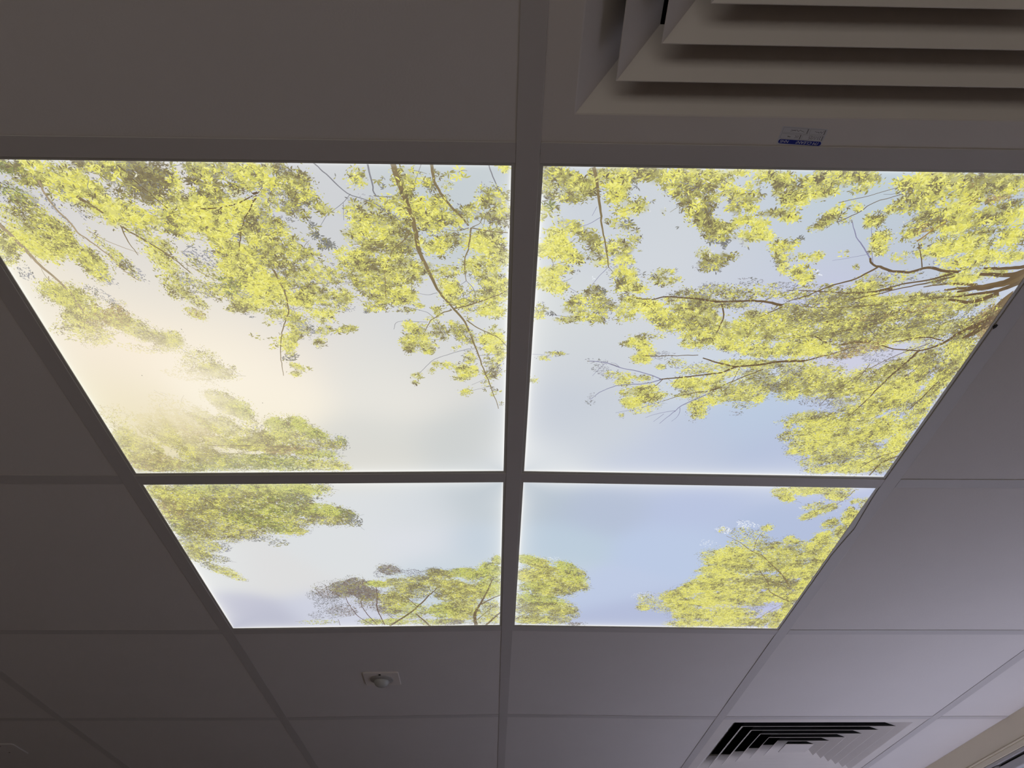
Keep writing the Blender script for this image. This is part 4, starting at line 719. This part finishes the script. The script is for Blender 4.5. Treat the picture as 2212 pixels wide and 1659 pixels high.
# ------------------------------------------------------------------ four-way louvred air diffusers
def air_diffuser(cx, cy, label):
    t = thing('air_diffuser', label, 'air vent', (cx, cy, .004), 'square louvred air diffusers')
    Z = .0013
    MB().sqloft(cx, cy, [(.2965, Z+.012), (.2965, Z), (.2575, Z), (.2560, Z+.0006), (.2135, .0350), (.2135, .040), (.2575, .004), (.2965, Z+.012)]).build('face_frame', M_louvre, t)
    for k, h in enumerate((.2222, .1862, .1502, .1142, .0782)):
        lr = MB().sqloft(cx, cy, [(h, .0004), (h, .0013), (h-.0375, .0320), (h-.0385, .0314), (h-.0008, .0004), (h, .0004)]).build('louvre_ring', [M_louvre, M_neck_shade], t)
        for q in range(4, 12): lr.data.polygons[q].material_index = 1  # blade backs coloured near-black for the shade between rings
    cc = MB().sqloft(cx, cy, [(.0002, .0006), (.0422, .0006), (.0422, .0020), (.004, .033), (.0002, .033)]).build('centre_cone', [M_louvre, M_neck_shade], t)
    for q in range(8, 16): cc.data.polygons[q].material_index = 1  # cone sides near-black, shade put into the colour
    mb = MB().sqloft(cx, cy, [(.258, .034), (.258, .20)]); mb.box(cx-.258, cx+.258, cy-.258, cy+.258, .20, .205)
    mb.build('neck', M_neck_shade, t)
    # straps that carry the rings
    mb = MB()
    mb.box(cx-.002, cx+.002, cy-.25, cy+.25, .0375, .050); mb.box(cx-.25, cx+.25, cy-.002, cy+.002, .0375, .050); mb.build('cross_strap', M_neck_shade, t)
    return t
ad = air_diffuser(.3, -.3, 'large louvred air diffuser above the viewer with a blue cleaning sticker')
air_diffuser(.9, 2.1, 'far louvred air diffuser near the cream wall board, seen at a slant')
# ------------------------------------------------------------------ cleaning sticker on the large diffuser
P_tl, P_tr, P_bl = Vector((.2896, -.0113, .00125)), Vector((.2442, -.0140, .00125)), Vector((.2884, -.0312, .00125))
U = (P_tr-P_tl); SW = U.length; U.normalize(); Vd = (P_bl-P_tl); SH = Vd.length; Vd = (Vd-U*Vd.dot(U)).normalized(); Nn = Vector((0, 0, -1))
st = thing('cleaning_sticker', 'small white and blue cleaning sticker stuck to the rim of the large air diffuser', 'sticker', P_tl)
def SP(a, b, d=0): return P_tl+U*a+Vd*b+Nn*d
def rrect(a0, a1, b0, b1, r, n=5):
    o = []
    for (ca, cb, s0) in ((a0+r, b0+r, 180), (a1-r, b0+r, 270), (a1-r, b1-r, 0), (a0+r, b1-r, 90)):
        for k in range(n+1):
            q = math.radians(s0+90*k/n); o.append((ca+r*math.cos(q), cb+r*math.sin(q)))
    return o
def flat(name, poly, d0, d1, m):
    n = len(poly); v = [tuple(SP(a, b, d0)) for a, b in poly]+[tuple(SP(a, b, d1)) for a, b in poly]
    f = [tuple(range(n)), tuple(range(2*n-1, n-1, -1))]+[(i, (i+1) % n, n+(i+1) % n, n+i) for i in range(n)]
    return obj(name, v, f, m, st)
flat('backing', rrect(0, SW, 0, SH, .0016), 0, .00010, M_paper)
flat('blue_band', rrect(.0012, SW-.0012, .0010, .0058, .0022), .00011, .00016, M_blue)
def strokes(name, lines, wd, d, m):
    v, f = [], []
    for L in lines:
        for (p, q) in zip(L[:-1], L[1:]):
            p, q = Vector(p), Vector(q); t = (q-p); 
            if t.length < 1e-7: continue
            t.normalize(); nn = Vector((-t.y, t.x))*wd/2; b = len(v); e = t*wd*.3
            for z in (p-e+nn, q+e+nn, q+e-nn, p-e-nn): v.append(tuple(SP(z.x, z.y, d)))
            f.append((b, b+1, b+2, b+3))
    return obj(name, v, f, m, st)
def rect(a0, a1, b0, b1): return [(a0, b0), (a1, b0), (a1, b1), (a0, b1), (a0, b0)]
strokes('ruled_boxes', [rect(.0016, .0225, .0066, .0120), rect(.0238, SW-.0016, .0066, .0120), rect(.0016, .0170, .0132, .0188), rect(.0186, SW-.0016, .0132, .0188)], .00022, .00012, M_linegrey)
def hand(chars, a, b, s):
    G = {'2': [[(0, .2), (.3, 0), (.6, .2), (.5, .5), (0, 1), (.7, 1)]], '7': [[(0, 0), (.6, 0), (.2, 1)]], '/': [[(.5, 0), (0, 1)]], '1': [[(.2, 0), (.2, 1)]],
         '5': [[(.6, 0), (.1, 0), (.05, .45), (.5, .5), (.55, .85), (0, 1)]], '4': [[(.5, 0), (0, .6), (.7, .6)], [(.5, .3), (.45, 1)]], 'C': [[(.5, .05), (.1, .2), (.05, .8), (.5, 1)]],
         '3': [[(0, 0), (.5, .1), (.2, .45), (.55, .7), (0, 1)]]}
    o = []
    for c in chars:
        if c != ' ': o += [[(a+p*s*.62, b+q*s) for p, q in L] for L in G[c]]
        a += s*(.45 if c in '/1' else .66)
    return o
ink = hand('23/1/25', .0040, .0078, .0032)+hand('11C', .0262, .0078, .0030)
ink += [[(.0345, .0082), (.0355, .0095), (.0362, .0084), (.0366, .0098)], [(.0338, .0090), (.0372, .0094)]]
ink += [[(.0035, .0175), (.0052, .0148), (.0062, .0168), (.0078, .0150), (.0088, .0162), (.0105, .0158), (.0120, .0166)]]
ink += [[(.0225, .0150), (.0250, .0158), (.0270, .0170), (.0285, .0152), (.0300, .0168), (.0330, .0163), (.0362, .0150)], [(.0310, .0158), (.0358, .0166)]]
strokes('handwriting', ink, .00030, .00013, M_ink)
strokes('printed_ticks', [[(.0024, .0070), (.0024, .0116)], [(.0246, .0070), (.0246, .0116)], [(.0024, .0137), (.0024, .0184)], [(.0195, .0137), (.0195, .0184)]], .00055, .00013, M_ink)
def words(s, a, b, size, name, shear=0.25):
    cu = bpy.data.curves.new('t', 'FONT'); cu.body = s; cu.size = size; cu.shear = shear
    to = bpy.data.objects.new('t', cu); C.objects.link(to); bpy.context.view_layer.update()
    me = bpy.data.meshes.new_from_object(to.evaluated_get(bpy.context.evaluated_depsgraph_get()))
    v = [tuple(SP(a+q.co.x, b-q.co.y, .00019)) for q in me.vertices]; f = [tuple(p.vertices) for p in me.polygons]
    bpy.data.objects.remove(to, do_unlink=True); bpy.data.meshes.remove(me)
    return obj(name, v, f, M_print, st)
words("I'M CLEAN!", .0036, .0050, .0046, 'printed_words')
words("NHS", .0336, .0050, .0044, 'printed_letters')

# ------------------------------------------------------------------ presence sensor
cx, cy = -.3005, 1.4955; zc = float(lift(cx, cy))
sn = thing('presence_sensor', 'square white presence sensor with grey domed lens on the ceiling tile beyond the panels', 'sensor', (cx, cy, zc))
def ringc(r, z, n=28, cx=cx, cy=cy, sq=1.0): return [(cx+r*math.cos(2*math.pi*k/n), cy+r*math.sin(2*math.pi*k/n), z) for k in range(n)]
def rsq(h, r, z, cx=cx, cy=cy, n=5): return [(cx+a, cy+b, z) for a, b in rrect(-h, h, -h, h, r, n)]
MB().loft([rsq(.0430, .004, .0012), rsq(.0430, .004, -.0012), rsq(.0420, .004, -.0022)], True, True).build('mounting_plate', M_white, sn, warp=True)
MB().loft([ringc(.0285, -.0018), ringc(.0275, -.0042), ringc(.0205, -.0058), ringc(.0190, -.0062)], True, True).build('collar', M_grey, sn, smooth=False)
dome = [ringc(.0186*math.cos(a)**.8, -.0058-.0150*math.sin(a)) for a in np.linspace(0, 1.42, 9)]
MB().loft(dome, True, True).build('lens', M_lens, sn, smooth=True)
MB().loft([ringc(.0030, -.0018, 12, cx-.002, cy-.0325), ringc(.0030, -.0032, 12, cx-.002, cy-.0325)], True, True).build('indicator', M_black, sn)

# ------------------------------------------------------------------ blanking plate with two screw holes (far left corner)
px, py, h = -1.486, 2.081, .054
bp_ = thing('blanking_plate', 'flat square blanking plate with dark screw holes on the darkest corner tile', 'plate', (px, py, 0))
MB().loft([rsq(h, .010, .0012, px, py), rsq(h, .010, -.0010, px, py), rsq(h-.001, .010, -.0018, px, py)], True, True).build('cover', M_tile, bp_, warp=False)
for dx_, dy_ in ((.006, .030), (.0085, -.034)):
    MB().loft([ringc(.0026, -.0016, 10, px+dx_, py+dy_), ringc(.0026, -.0021, 10, px+dx_, py+dy_)], True, True).build('screw', M_black, bp_, warp=False)
# small black tee clip on the right-hand tee
tc = MB().loft([[(.5884, .2345, -.0003), (.5916, .2365, -.0003), (.5912, .2405, -.0003), (.5886, .2440, -.0003), (.5874, .2400, -.0003)], [(.5884, .2345, .0012), (.5916, .2365, .0012), (.5912, .2405, .0012), (.5886, .2440, .0012), (.5874, .2400, .0012)]], True, True).build('grid_clip', M_black)
tag(tc, 'tiny black metal clip caught on the grid bar right of the yellow leaf panel', 'clip')
